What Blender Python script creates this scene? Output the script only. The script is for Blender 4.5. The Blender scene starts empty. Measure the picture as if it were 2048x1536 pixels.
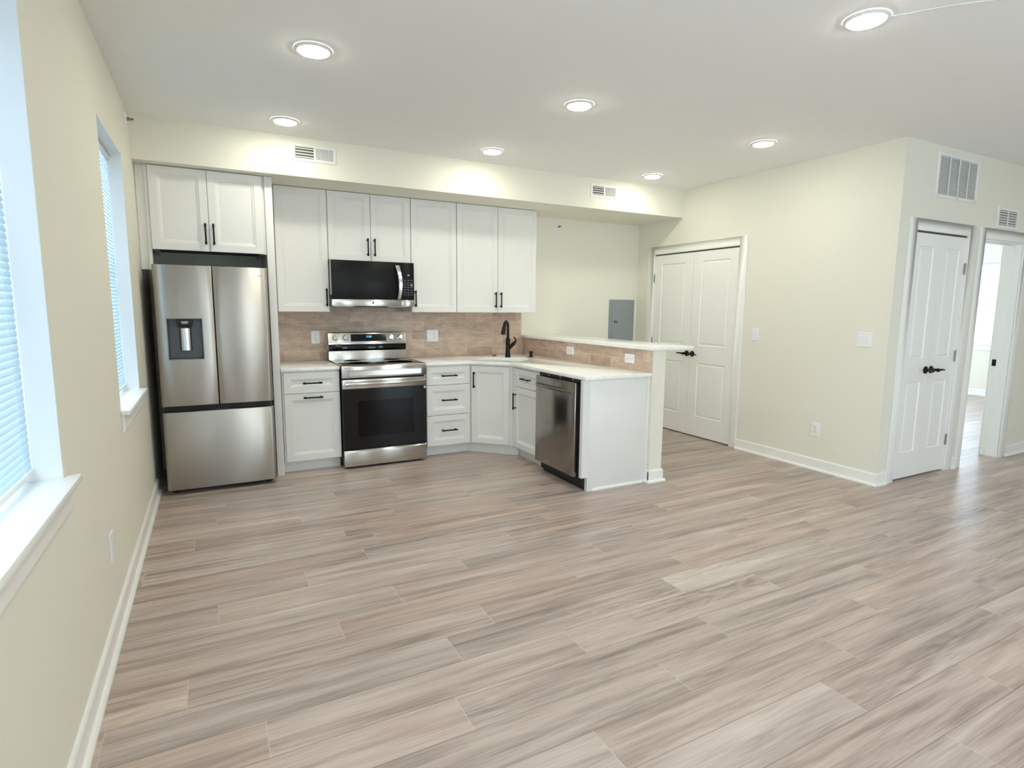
import bpy, bmesh, math, random
from mathutils import Vector, Matrix
R = math.radians
random.seed(7)
SC = bpy.context.scene
COL = SC.collection

# ------------------------------------------------------------------ camera, world, exposure
FPX = 1135.88
YAW, PITCH, ROLL = R(27.7985), R(7.63), R(0.4838)
cam = bpy.data.cameras.new('camera')
cam.sensor_fit = 'HORIZONTAL'; cam.sensor_width = 36.0; cam.lens = FPX / 2048 * 36.0
cam.clip_start = 0.02; cam.clip_end = 100
co = bpy.data.objects.new('camera', cam); COL.objects.link(co)
fw = Vector((math.sin(YAW)*math.cos(PITCH), math.cos(YAW)*math.cos(PITCH), -math.sin(PITCH)))
rt = Vector((math.cos(YAW), -math.sin(YAW), 0)); up = rt.cross(fw)
r2 = math.cos(ROLL)*rt + math.sin(ROLL)*up; u2 = -math.sin(ROLL)*rt + math.cos(ROLL)*up
m = Matrix((r2, u2, -fw)).transposed().to_4x4(); m.translation = Vector((0.4394, -5.679, 1.428))
co.matrix_world = m
SC.camera = co

SKY_STRENGTH = 7.0
LAMP_STRENGTH = 78.0
EXPOSURE = 0.59
w = bpy.data.worlds.new('sky'); SC.world = w; w.use_nodes = True
bg = w.node_tree.nodes['Background']
bg.inputs[0].default_value = (0.755, 0.86, 1.0, 1); bg.inputs[1].default_value = SKY_STRENGTH
SC.view_settings.view_transform = 'Standard'; SC.view_settings.look = 'None'
SC.view_settings.exposure = EXPOSURE; SC.view_settings.gamma = 1.0
SC.view_settings.use_curve_mapping = False
cy = SC.cycles
cy.max_bounces = 10; cy.diffuse_bounces = 7; cy.glossy_bounces = 5; cy.transmission_bounces = 8
cy.transparent_max_bounces = 16; cy.caustics_reflective = False; cy.caustics_refractive = False
cy.sample_clamp_indirect = 6.0; cy.use_denoising = True

# ------------------------------------------------------------------ room constants
H = 2.746                     # ceiling
XR = 5.201                    # wall with the double doors
YH = -3.066                   # wall with the narrow doors and the bedroom doorway
YS, ZS = -0.743, 2.4475       # soffit front and underside
YE = -8.6                     # wall behind the camera
XE = 9.3                      # far right wall
XB = 12.1                     # far bedroom wall

# ------------------------------------------------------------------ materials
def mat(name):
    mt = bpy.data.materials.new(name); mt.use_nodes = True
    nt = mt.node_tree
    for n in list(nt.nodes):
        if n.type != 'OUTPUT_MATERIAL': nt.nodes.remove(n)
    return mt, nt, nt.nodes.new, nt.links.new, [n for n in nt.nodes if n.type == 'OUTPUT_MATERIAL'][0]

def pbr(name, col, rough=0.5, metal=0.0, spec=0.5, noise=0.03, nscale=8.0, bump=0.0, bscale=200.0, aniso=0.0, coat=0.0, stretch=None):
    mt, nt, N, L, out = mat(name)
    b = N('ShaderNodeBsdfPrincipled'); L(b.outputs[0], out.inputs[0])
    b.inputs['Roughness'].default_value = rough; b.inputs['Metallic'].default_value = metal
    b.inputs['Specular IOR Level'].default_value = spec
    b.inputs['Coat Weight'].default_value = coat; b.inputs['Coat Roughness'].default_value = 0.08
    tc = N('ShaderNodeTexCoord'); mp = N('ShaderNodeMapping'); L(tc.outputs['Object'], mp.inputs[0])
    if stretch: mp.inputs['Scale'].default_value = stretch
    nz = N('ShaderNodeTexNoise'); nz.inputs['Scale'].default_value = nscale; nz.inputs['Detail'].default_value = 4
    L(mp.outputs[0], nz.inputs['Vector'])
    mx = N('ShaderNodeMix'); mx.data_type = 'RGBA'
    c = Vector(col[:3])
    mx.inputs[6].default_value = (*(c*(1-noise)), 1); mx.inputs[7].default_value = (*[min(1, v) for v in c*(1+noise)], 1)
    L(nz.outputs[0], mx.inputs[0]); L(mx.outputs[2], b.inputs['Base Color'])
    if aniso:
        b.inputs['Anisotropic'].default_value = aniso
        tg = N('ShaderNodeTangent'); tg.direction_type = 'RADIAL'; tg.axis = 'Z'
        L(tg.outputs[0], b.inputs['Tangent']); b.inputs['Anisotropic Rotation'].default_value = 0.25
    if bump:
        n2 = N('ShaderNodeTexNoise'); n2.inputs['Scale'].default_value = bscale; n2.inputs['Detail'].default_value = 3
        L(mp.outputs[0], n2.inputs['Vector'])
        bp = N('ShaderNodeBump'); bp.inputs['Strength'].default_value = bump; bp.inputs['Distance'].default_value = 0.002
        L(n2.outputs[0], bp.inputs['Height']); L(bp.outputs[0], b.inputs['Normal'])
    return mt

def emit(name, col, strength):
    mt, nt, N, L, out = mat(name)
    e = N('ShaderNodeEmission'); e.inputs[0].default_value = (*col, 1); e.inputs[1].default_value = strength
    L(e.outputs[0], out.inputs[0]); return mt

def glass(name, tint=(0.93, 0.97, 0.97), refl=0.06):
    mt, nt, N, L, out = mat(name)
    t = N('ShaderNodeBsdfTransparent'); t.inputs[0].default_value = (*tint, 1)
    g = N('ShaderNodeBsdfGlossy'); g.inputs['Roughness'].default_value = 0.02
    mx = N('ShaderNodeMixShader'); mx.inputs[0].default_value = refl
    L(t.outputs[0], mx.inputs[1]); L(g.outputs[0], mx.inputs[2]); L(mx.outputs[0], out.inputs[0]); return mt

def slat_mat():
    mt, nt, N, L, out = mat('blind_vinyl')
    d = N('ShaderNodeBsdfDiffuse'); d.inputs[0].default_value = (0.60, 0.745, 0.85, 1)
    t = N('ShaderNodeBsdfTranslucent'); t.inputs[0].default_value = (0.42, 0.72, 0.95, 1)  # blue of the daylight put into the vinyl colour
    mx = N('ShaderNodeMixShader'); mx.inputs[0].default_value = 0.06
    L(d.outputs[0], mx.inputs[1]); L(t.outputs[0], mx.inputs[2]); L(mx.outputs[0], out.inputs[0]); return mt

def tile_mat():
    mt, nt, N, L, out = mat('beige_tile')
    b = N('ShaderNodeBsdfPrincipled'); L(b.outputs[0], out.inputs[0])
    uv = N('ShaderNodeUVMap')
    br = N('ShaderNodeTexBrick'); br.offset = 0.42; br.squash = 1.0; br.offset_frequency = 2
    br.inputs['Scale'].default_value = 1.0; br.inputs['Brick Width'].default_value = 0.307; br.inputs['Row Height'].default_value = 0.092
    br.inputs['Mortar Size'].default_value = 0.0016; br.inputs['Mortar Smooth'].default_value = 0.2; br.inputs['Bias'].default_value = 0.0
    br.inputs['Color1'].default_value = (0.47, 0.345, 0.265, 1); br.inputs['Color2'].default_value = (0.68, 0.53, 0.42, 1)
    br.inputs['Mortar'].default_value = (0.72, 0.60, 0.50, 1)
    L(uv.outputs[0], br.inputs['Vector'])
    mp = N('ShaderNodeMapping'); mp.inputs['Scale'].default_value = (5, 12, 1); L(uv.outputs[0], mp.inputs[0])
    nz = N('ShaderNodeTexNoise'); nz.inputs['Scale'].default_value = 1.6; nz.inputs['Detail'].default_value = 6; nz.inputs['Roughness'].default_value = 0.65
    L(mp.outputs[0], nz.inputs['Vector'])
    rp = N('ShaderNodeValToRGB'); rp.color_ramp.elements[0].position = 0.3; rp.color_ramp.elements[1].position = 0.72
    rp.color_ramp.elements[0].color = (0.72, 0.70, 0.69, 1); rp.color_ramp.elements[1].color = (1.22, 1.22, 1.22, 1)
    L(nz.outputs[0], rp.inputs[0])
    mx = N('ShaderNodeMix'); mx.data_type = 'RGBA'; mx.blend_type = 'MULTIPLY'; mx.inputs[0].default_value = 1
    L(br.outputs[0], mx.inputs[6]); L(rp.outputs[0], mx.inputs[7]); L(mx.outputs[2], b.inputs['Base Color'])
    b.inputs['Roughness'].default_value = 0.42
    bp = N('ShaderNodeBump'); bp.inputs['Strength'].default_value = 0.5; bp.inputs['Distance'].default_value = 0.0015; bp.invert = True
    L(br.outputs['Fac'], bp.inputs['Height']); L(bp.outputs[0], b.inputs['Normal'])
    return mt

def floor_mat():
    mt, nt, N, L, out = mat('wood_plank')
    b = N('ShaderNodeBsdfPrincipled'); L(b.outputs[0], out.inputs[0])
    uv = N('ShaderNodeUVMap')                       # metres along / across each plank
    at = N('ShaderNodeAttribute'); at.attribute_name = 'plank'
    sp = N('ShaderNodeSeparateColor'); L(at.outputs['Color'], sp.inputs[0])
    off = N('ShaderNodeVectorMath'); off.operation = 'SCALE'; off.inputs['Scale'].default_value = 37.0
    L(at.outputs['Color'], off.inputs[0])
    def noise(sx, sy, detail, rough, dist=0.0):
        mp = N('ShaderNodeMapping'); mp.inputs['Scale'].default_value = (sx, sy, 1); L(uv.outputs[0], mp.inputs[0])
        ad = N('ShaderNodeVectorMath'); ad.operation = 'ADD'; L(mp.outputs[0], ad.inputs[0]); L(off.outputs[0], ad.inputs[1])
        n = N('ShaderNodeTexNoise'); n.inputs['Scale'].default_value = 1.0; n.inputs['Detail'].default_value = detail
        n.inputs['Roughness'].default_value = rough; n.inputs['Distortion'].default_value = dist
        L(ad.outputs[0], n.inputs['Vector']); return n.outputs[0]
    def math_(op, a, b_=None, c=None):
        n = N('ShaderNodeMath'); n.operation = op
        for i, v in enumerate((a, b_, c)):
            if v is None: continue
            if isinstance(v, (int, float)): n.inputs[i].default_value = v
            else: L(v, n.inputs[i])
        return n.outputs[0]
    broad = noise(0.9, 13, 3, 0.55, 0.4)            # long soft streaks
    fine = noise(5, 150, 4, 0.6)                    # fine grain
    mid = noise(2.2, 42, 5, 0.6, 0.5)
    warp = noise(2.6, 7, 3, 0.5)
    # cathedral grain: bands of v + warp, only where a slow mask allows it
    suv = N('ShaderNodeSeparateXYZ'); L(uv.outputs[0], suv.inputs[0])
    ph = math_('MULTIPLY_ADD', warp, 34.0, math_('MULTIPLY', suv.outputs[0], 9.0))
    ph = math_('MULTIPLY_ADD', math_('ABSOLUTE', math_('SUBTRACT', suv.outputs[1], 0.095)), 150.0, ph)
    bands = math_('SINE', ph)
    mask = math_('MAXIMUM', math_('MULTIPLY', math_('SUBTRACT', noise(0.9, 4, 2, 0.5), 0.52), 5.0), 0.0)
    mask = math_('MINIMUM', mask, 1.0)
    cath = math_('MULTIPLY', math_('MULTIPLY', bands, mask), 0.09)
    v = math_('MULTIPLY_ADD', math_('SUBTRACT', broad, 0.5), 0.92, 0.5)
    v = math_('MULTIPLY_ADD', math_('SUBTRACT', mid, 0.5), 0.52, v)
    v = math_('MULTIPLY_ADD', math_('SUBTRACT', fine, 0.5), 0.48, v)
    v = math_('MULTIPLY_ADD', math_('SUBTRACT', sp.outputs[0], 0.5), 0.13, v)
    v = math_('ADD', v, cath)
    rp = N('ShaderNodeValToRGB'); cr = rp.color_ramp
    cr.elements[0].position = 0.18; cr.elements[0].color = (0.22, 0.170, 0.148, 1)
    cr.elements[1].position = 0.86; cr.elements[1].color = (0.66, 0.575, 0.51, 1)
    e = cr.elements.new(0.5); e.color = (0.455, 0.372, 0.325, 1)
    L(v, rp.inputs[0])
    tint = N('ShaderNodeMix'); tint.data_type = 'RGBA'          # some planks pinker, some greyer
    tint.inputs[6].default_value = (1.04, 0.97, 0.95, 1); tint.inputs[7].default_value = (0.98, 0.99, 1.02, 1)
    L(sp.outputs[1], tint.inputs[0])
    mx = N('ShaderNodeMix'); mx.data_type = 'RGBA'; mx.blend_type = 'MULTIPLY'; mx.inputs[0].default_value = 1
    L(rp.outputs[0], mx.inputs[6]); L(tint.outputs[2], mx.inputs[7])
    # seams: dark on long sides, pale hairline on butt ends (distances carried in the second UV map)
    u2n = N('ShaderNodeUVMap'); u2n.uv_map = 'edge'
    s2 = N('ShaderNodeSeparateXYZ'); L(u2n.outputs[0], s2.inputs[0])
    long_ = math_('GREATER_THAN', math_('ABSOLUTE', s2.outputs[1]), 1.0 - 0.0016/0.0935)
    butt = math_('GREATER_THAN', math_('ABSOLUTE', s2.outputs[0]), 1.0 - 0.0016/0.61)
    m2 = N('ShaderNodeMix'); m2.data_type = 'RGBA'; m2.inputs[7].default_value = (0.19, 0.15, 0.125, 1)
    L(math_('MULTIPLY', long_, 0.75), m2.inputs[0]); L(mx.outputs[2], m2.inputs[6])
    m3 = N('ShaderNodeMix'); m3.data_type = 'RGBA'; m3.inputs[7].default_value = (0.60, 0.51, 0.43, 1)
    L(math_('MULTIPLY', butt, 0.7), m3.inputs[0]); L(m2.outputs[2], m3.inputs[6])
    L(m3.outputs[2], b.inputs['Base Color'])
    L(math_('MULTIPLY_ADD', mid, 0.18, 0.26), b.inputs['Roughness'])
    b.inputs['Specular IOR Level'].default_value = 0.5
    bp = N('ShaderNodeBump'); bp.inputs['Strength'].default_value = 0.14; bp.inputs['Distance'].default_value = 0.0012
    hgt = math_('SUBTRACT', math_('ADD', fine, mid), math_('MULTIPLY', math_('MAXIMUM', long_, butt), 1.5))
    L(hgt, bp.inputs['Height']); L(bp.outputs[0], b.inputs['Normal'])
    return mt

def quartz_mat():
    mt, nt, N, L, out = mat('white_quartz')
    b = N('ShaderNodeBsdfPrincipled'); L(b.outputs[0], out.inputs[0])
    tc = N('ShaderNodeTexCoord')
    n = N('ShaderNodeTexNoise'); n.inputs['Scale'].default_value = 5; n.inputs['Detail'].default_value = 6; n.inputs['Distortion'].default_value = 1.2
    L(tc.outputs['Object'], n.inputs['Vector'])
    rp = N('ShaderNodeValToRGB'); cr = rp.color_ramp
    cr.elements[0].position = 0.46; cr.elements[0].color = (0.93, 0.93, 0.915, 1)
    cr.elements[1].position = 0.54; cr.elements[1].color = (0.93, 0.93, 0.915, 1)
    e = cr.elements.new(0.50); e.color = (0.86, 0.855, 0.83, 1)
    L(n.outputs[0], rp.inputs[0]); L(rp.outputs[0], b.inputs['Base Color'])
    b.inputs['Roughness'].default_value = 0.14; return mt

M = dict(
    wall=pbr('greige_paint', (0.79, 0.770, 0.675), 0.75, noise=0.012, nscale=1.5, bump=0.05, bscale=260, spec=0.3),
    ceil=pbr('ceiling_paint', (0.88, 0.88, 0.86), 0.85, noise=0.01, nscale=1.2, bump=0.04, bscale=240, spec=0.2),
    trim=pbr('trim_paint', (0.86, 0.86, 0.83), 0.38, noise=0.01),
    ret=pbr('return_paint', (0.80, 0.81, 0.81), 0.6, noise=0.01),
    cab=pbr('cabinet_paint', (0.79, 0.785, 0.76), 0.36, noise=0.012),
    cabin=pbr('underside_shade', (0.045, 0.042, 0.042), 0.6, noise=0.2, nscale=3),  # dark colour carries the shade under the cabinet
    black=pbr('black_hardware', (0.006, 0.006, 0.0065), 0.42, noise=0.1, spec=0.25),
    rubber=pbr('black_plastic', (0.010, 0.010, 0.011), 0.55, noise=0.1),
    bglass=pbr('black_glass', (0.004, 0.004, 0.0045), 0.07, noise=0.05, spec=0.3),
    mwglass=pbr('smoked_glass', (0.011, 0.011, 0.011), 0.28, noise=0.05, spec=0.14),
    steel=pbr('brushed_steel', (0.45, 0.425, 0.385), 0.30, metal=1.0, noise=0.03, nscale=4, stretch=(1, 1, 120), aniso=0.95, bump=0.02, bscale=6),
    rsteel=pbr('range_steel', (0.56, 0.535, 0.50), 0.22, metal=1.0, noise=0.03, nscale=4, stretch=(1, 1, 120), aniso=0.8, bump=0.02, bscale=6),
    dsteel=pbr('dark_steel', (0.33, 0.31, 0.285), 0.20, metal=1.0, noise=0.03, nscale=4, stretch=(1, 1, 120), aniso=0.4),
    chrome=pbr('bright_metal', (0.80, 0.80, 0.80), 0.12, metal=1.0, noise=0.02),
    satin=pbr('satin_nickel', (0.27, 0.255, 0.225), 0.35, metal=1.0, noise=0.05),
    fside=pbr('appliance_side', (0.20, 0.195, 0.185), 0.45, noise=0.05),
    disp=pbr('dispenser_plastic', (0.085, 0.097, 0.11), 0.32, noise=0.05),
    plate=pbr('white_plastic', (0.83, 0.84, 0.85), 0.35, noise=0.01),
    slot=pbr('pale_grey', (0.70, 0.70, 0.71), 0.5, noise=0.02),  # pale grey of the socket faces and burner rings
    vent=pbr('vent_enamel', (0.82, 0.82, 0.80), 0.4, noise=0.01),
    gap_shade=pbr('hollow_shade', (0.10, 0.10, 0.085), 0.7, noise=0.1),  # shade of gaps and hollows, painted as a dark colour
    pale_shade=pbr('pale_hollow_shade', (0.30, 0.30, 0.28), 0.8, noise=0.05),  # same painted hollow shade, lightened for the hall wall vents
    gpanel=pbr('grey_enamel', (0.27, 0.30, 0.31), 0.42, noise=0.02),
    sink=pbr('sink_enamel', (0.84, 0.85, 0.86), 0.2, noise=0.01),
    vinyl=pbr('window_vinyl', (0.82, 0.84, 0.85), 0.4, noise=0.01),
    cord=pbr('white_cord', (0.75, 0.75, 0.72), 0.5, noise=0.01),
    ink=pbr('dark_ink', (0.10, 0.10, 0.10), 0.5, noise=0.02),
    grey_ink=pbr('grey_ink', (0.30, 0.30, 0.31), 0.5, noise=0.02),
    floor=floor_mat(), tile=tile_mat(), quartz=quartz_mat(), slat=slat_mat(), glass=glass('window_glass'),
    oglass=glass('oven_glass', (0.07, 0.07, 0.07), 0.022),
    lens=emit('lamp_lens', (1.0, 0.975, 0.81), LAMP_STRENGTH),
    blue=emit('blue_digits', (0.10, 0.45, 1.0), 2.2), white_led=emit('white_digits', (0.75, 0.72, 1.0), 1.2),
)

# ------------------------------------------------------------------ mesh helpers
class MB:
    def __init__(s): s.v = []; s.f = []
    def quad(s, *p): i = len(s.v); s.v += [tuple(q) for q in p]; s.f.append(tuple(range(i, i+len(p)))); return s
    def box(s, x0, x1, y0, y1, z0, z1):
        i = len(s.v)
        s.v += [(x, y, z) for z in (z0, z1) for y in (y0, y1) for x in (x0, x1)]
        s.f += [tuple(i+k for k in q) for q in ((0,2,3,1),(4,5,7,6),(0,1,5,4),(2,6,7,3),(0,4,6,2),(1,3,7,5))]; return s
    def loft(s, loops, cap0=True, cap1=True, closed=True):
        n = len(loops[0]); base = len(s.v)
        for l in loops: s.v += [tuple(p) for p in l]
        for a in range(len(loops)-1):
            for k in range(n if closed else n-1):
                k2 = (k+1) % n
                s.f.append((base+a*n+k, base+a*n+k2, base+(a+1)*n+k2, base+(a+1)*n+k))
        if cap0: s.f.append(tuple(base+k for k in reversed(range(n))))
        if cap1: s.f.append(tuple(base+(len(loops)-1)*n+k for k in range(n)))
        return s
    def prism(s, poly, axis, a, b):
        def P(p, t): return {'x': (t, p[0], p[1]), 'y': (p[0], t, p[1]), 'z': (p[0], p[1], t)}[axis]
        return s.loft([[P(p, a) for p in poly], [P(p, b) for p in poly]])
    def cyl(s, c, axis, r, a, b, n=20, r2=None):
        r2 = r if r2 is None else r2
        return s.lathe([(a, r), (b, r2)], c, axis, n)
    def lathe(s, prof, c, axis='z', n=24):
        loops = []
        for t, r in prof:
            l = []
            for k in range(n):
                an = 2*math.pi*k/n; p, q = r*math.cos(an), r*math.sin(an)
                l.append({'z': (c[0]+p, c[1]+q, t), 'y': (c[0]+p, t, c[1]+q), 'x': (t, c[0]+p, c[1]+q)}[axis])
            loops.append(l)
        return s.loft(loops)
    def tube(s, pts, rad, n=12):
        pts = [Vector(p) for p in pts]; rads = rad if isinstance(rad, (list, tuple)) else [rad]*len(pts)
        loops = []; prev = None
        for i, p in enumerate(pts):
            t = (pts[min(i+1, len(pts)-1)] - pts[max(i-1, 0)]).normalized()
            if prev is None: nrm = t.orthogonal().normalized()
            else: nrm = (prev - t*prev.dot(t)).normalized()
            prev = nrm; bn = t.cross(nrm)
            loops.append([p + rads[i]*(math.cos(2*math.pi*k/n)*nrm + math.sin(2*math.pi*k/n)*bn) for k in range(n)])
        return s.loft(loops)
    def ring_panel(s, x0, x1, z0, z1, yf, yb, rings):
        """slab facing -y whose front is stepped through (inset, depth) rectangles"""
        def rc(i, d): return [(x0+i, yf+d, z0+i), (x1-i, yf+d, z0+i), (x1-i, yf+d, z1-i), (x0+i, yf+d, z1-i)]
        return s.loft([[(x0, yb, z0), (x1, yb, z0), (x1, yb, z1), (x0, yb, z1)]] + [rc(i, d) for i, d in rings])
    def xf(s, mtx):
        s.v = [tuple(mtx @ Vector(p)) for p in s.v]; return s

def link(name, data, parent=None):
    o = bpy.data.objects.new(name, data); COL.objects.link(o)
    if parent is not None: o.parent = parent
    return o

def ob(name, mb, material, parent=None, bevel=0.0, smooth=None, seg=2, loc=None, label=None):
    me = bpy.data.meshes.new(name); me.from_pydata(mb.v, [], mb.f)
    bm = bmesh.new(); bm.from_mesh(me)
    bmesh.ops.remove_doubles(bm, verts=bm.verts, dist=1e-6)
    bmesh.ops.recalc_face_normals(bm, faces=bm.faces)
    if bevel:
        ed = [e for e in bm.edges if len(e.link_faces) == 2 and e.calc_face_angle(0) > R(30)]
        bmesh.ops.bevel(bm, geom=ed, offset=bevel, segments=seg, profile=0.5, affect='EDGES', clamp_overlap=True)
    bm.to_mesh(me); bm.free()
    me.materials.append(material)
    if smooth is not None or bevel:
        me.shade_smooth(); me.set_sharp_from_angle(angle=R(smooth or 35))
    o = link(name, me, parent)
    if loc: o.location = loc
    if label: o['label'] = label
    return o

def tag(o, label, cat, group=None, kind=None):
    o['label'] = label; o['category'] = cat
    if group: o['group'] = group
    if kind: o['kind'] = kind
    return o

def thing(name, label, cat, loc=(0, 0, 0), rot=0.0, group=None, kind=None):
    o = link(name, None); o.location = loc; o.rotation_euler = (0, 0, R(rot)); o.empty_display_size = 0.1
    return tag(o, label, cat, group, kind)

def text_obj(name, body, size, material, parent, loc, rot=(R(90), 0, 0), ext=0.0003, align='CENTER'):
    cu = bpy.data.curves.new(name, 'FONT'); cu.body = body; cu.size = size; cu.extrude = ext
    cu.align_x = align; cu.align_y = 'CENTER'; cu.resolution_u = 3
    t = link(name, cu)
    dg = bpy.context.evaluated_depsgraph_get(); me = bpy.data.meshes.new_from_object(t.evaluated_get(dg))
    bpy.data.objects.remove(t); bpy.data.curves.remove(cu)
    me.materials.clear(); me.materials.append(material)
    o = link(name, me, parent); o.location = loc; o.rotation_euler = rot; return o

# ------------------------------------------------------------------ the setting
def wall_panel(name, label, loc, rot, u0, u1, thick, holes=(), z0=0.0, z1=H, material=None):
    """wall facing local -y; thickness goes to local +y; holes are (u0,u1,z0,z1)"""
    us = sorted({u0, u1, *[h[0] for h in holes], *[h[1] for h in holes]}); zs = sorted({z0, z1, *[h[2] for h in holes], *[h[3] for h in holes]})
    us = [u for u in us if u0 <= u <= u1]; zs = [z for z in zs if z0 <= z <= z1]
    def solid(i, j):
        if i < 0 or j < 0 or i >= len(us)-1 or j >= len(zs)-1: return False
        cu, cz = (us[i]+us[i+1])/2, (zs[j]+zs[j+1])/2
        return not any(h[0] < cu < h[1] and h[2] < cz < h[3] for h in holes)
    b = MB()
    for i in range(len(us)-1):
        for j in range(len(zs)-1):
            if not solid(i, j): continue
            a, c, d, e = us[i], us[i+1], zs[j], zs[j+1]
            b.quad((a, 0, d), (c, 0, d), (c, 0, e), (a, 0, e)); b.quad((a, thick, e), (c, thick, e), (c, thick, d), (a, thick, d))
            if not solid(i-1, j): b.quad((a, 0, e), (a, thick, e), (a, thick, d), (a, 0, d))
            if not solid(i+1, j): b.quad((c, 0, d), (c, thick, d), (c, thick, e), (c, 0, e))
            if not solid(i, j-1): b.quad((a, 0, d), (a, thick, d), (c, thick, d), (c, 0, d))
            if not solid(i, j+1): b.quad((a, 0, e), (c, 0, e), (c, thick, e), (a, thick, e))
    o = ob(name, b, material or M['wall']); o.location = loc; o.rotation_euler = (0, 0, R(rot))
    return tag(o, label, 'wall', kind='structure')

# floor: one mesh, one face per plank, rows 0.187 m wide running along x
def build_floor():
    P, LN, Y0 = 0.187, 1.224, -2.757
    known = {0: .395, 3: .286, -1: .81, 2: .877, 6: 1.159, 5: .531, 1: 1.191, -5: .277, -2: 1.163, -4: 1.115, 4: 1.271, 7: 1.972, 8: 1.514, 9: 2.452, 10: .62, 11: 2.577, -3: .05, -6: .9, -7: .4, -8: 1.2}
    xa, xb, ya, yb = -0.15, XB+0.15, YE-0.15, 2.2
    vs, fs, uvs, ed, at = [], [], [], [], []
    rnd = random.Random(11)
    r0 = math.floor((Y0-yb)/P); r1 = math.ceil((Y0-ya)/P)
    for r in range(r0, r1):
        yt = min(yb, Y0 - r*P); yl = max(ya, Y0-(r+1)*P)
        j = known.get(r, rnd.uniform(0, LN)); x = j - math.ceil((j-xa)/LN)*LN
        while x < xb:
            a, c = max(x, xa), min(x+LN, xb)
            if c-a > 1e-4 and yt-yl > 1e-4:
                i = len(vs); vs += [(a, yl, 0), (c, yl, 0), (c, yt, 0), (a, yt, 0)]; fs.append((i, i+1, i+2, i+3))
                uvs += [(a-x, 0), (c-x, 0), (c-x, P), (a-x, P)]
                ea, ec = (a-x)/LN*2-1, (c-x)/LN*2-1
                ed += [(ea, -1), (ec, -1), (ec, 1), (ea, 1)]
                at.append((rnd.random(), rnd.random(), rnd.random(), 1))
            x += LN
    me = bpy.data.meshes.new('floor'); me.from_pydata(vs, [], fs)
    u = me.uv_layers.new(name='UVMap'); e = me.uv_layers.new(name='edge')
    me.color_attributes.new('plank', 'FLOAT_COLOR', 'CORNER')
    u, e, ca = me.uv_layers['UVMap'], me.uv_layers['edge'], me.color_attributes['plank']
    for k in range(len(uvs)):
        u.data[k].uv = uvs[k]; e.data[k].uv = ed[k]; ca.data[k].color = at[k//4]
    me.uv_layers.active = u; u.active_render = True
    me.materials.append(M['floor'])
    tag(link('floor', me), 'grey brown wood plank floor', 'floor', kind='structure')
build_floor()
tag(ob('ceiling', MB().box(-0.15, XB+0.15, YE-0.15, 2.2, H, H+0.1), M['ceil']), 'flat white ceiling with recessed lights', 'ceiling', kind='structure')

WZ0, WZ1 = 0.885, 2.345
W2 = (-2.18, -1.305); W1 = (-4.36, -3.485)
# left wall faces +x: local u = y
wall_panel('wall_left', 'left wall with two windows', (0, 0, 0), 90, YE-.15, 0.15, 0.16, [(*W1, WZ0, WZ1), (*W2, WZ0, WZ1), (-8.4, -5.95, 0.1, WZ1)])
wall_panel('wall_back', 'back wall behind the kitchen cabinets', (0, 0, 0), 0, -0.15, XR, 0.14)
# wall with double doors faces -x: local u = -y
wall_panel('wall_right', 'greige wall with the white double doors', (XR, 0, 0), -90, -0.14, -YH-0.14, 0.14, [(0.305, 1.572, 0.0, 2.078)])
# wall parallel to the back wall, further right
wall_panel('wall_hall', 'greige wall with the narrow double doors and the bedroom doorway', (0, YH, 0), 0, XR, XE+0.15, 0.14, [(5.425, 6.248, 0.0, 2.078), (6.50, 7.262, 0.0, 2.078), (7.95, 8.75, 0.0, 2.078)])
wall_panel('wall_entry', 'wall behind the camera with windows', (0, YE, 0), 180, -XE-.15, 0.15, 0.15, [(-1.65, -1.15, 0.3, WZ1), (-4.65, -3.75, 0.1, 1.75), (-5.5, -5.0, 0.2, WZ1)])
wall_panel('wall_far_right', 'right end wall of the living room', (XE, 0, 0), -90, -YH-.1, -YE, 0.15)
wall_panel('wall_bedroom_end', 'bedroom wall with window seen through the doorway', (XB, 0, 0), -90, -1.6, 3.2, 0.15, [(0.10, 0.955, WZ0, 2.25)])
wall_panel('wall_bedroom_back', 'bedroom back wall', (0, 1.5, 0), 0, XR, XB+0.15, 0.15, [(7.4, 11.4, 0.4, WZ1)])
wall_panel('wall_bedroom_side', 'bedroom side wall', (6.42, 0, 0), 90, YH+0.14, 1.5, 0.1)
wall_panel('wall_bedroom_front', 'bedroom front wall', (0, YH+0.14, 0), 180, -XB-.15, -XE-.1, 0.15)
tag(ob('ceiling_soffit', MB().box(0, XR, YS, 0, ZS, H), M['wall']), 'long boxed soffit above the kitchen cabinets', 'soffit', kind='structure')
# half wall under the raised bar
XW, XW2, YW = 3.579, 3.711, -2.166
tag(ob('wall_half', MB().box(XW, XW2, YW, 0, 0, 1.098), M['wall']), 'half wall carrying the raised bar top', 'wall', kind='structure')

def baseboard(name, label, loc, rot, u0, u1, ends=()):
    """runs along local x, face towards local -y"""
    b = MB()
    b.prism([(0, 0), (-0.013, 0), (-0.013, 0.092), (-0.009, 0.101), (0, 0.103)], 'x', u0, u1)
    b.prism([(-0.013, 0), (-0.030, 0), (-0.029, 0.010), (-0.023, 0.018), (-0.013, 0.021)], 'x', u0 - (0.017 if 0 in ends else 0), u1 + (0.017 if 1 in ends else 0))
    o = ob(name, b, M['trim']); o.location = loc; o.rotation_euler = (0, 0, R(rot))
    return tag(o, label, 'baseboard', kind='structure')
baseboard('baseboard_left', 'white baseboard along the left wall', (0, 0, 0), 90, YE, -0.66)
baseboard('baseboard_right', 'white baseboard beside the white double doors', (XR, 0, 0), -90, 1.658, -YH+0.013, (1,))
baseboard('baseboard_right_corner', 'short white baseboard left of the double doors', (XR, 0, 0), -90, 0.0, 0.207)
baseboard('baseboard_hall_left', 'short white baseboard at the wall corner', (0, YH, 0), 0, XR, 5.33)
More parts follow.
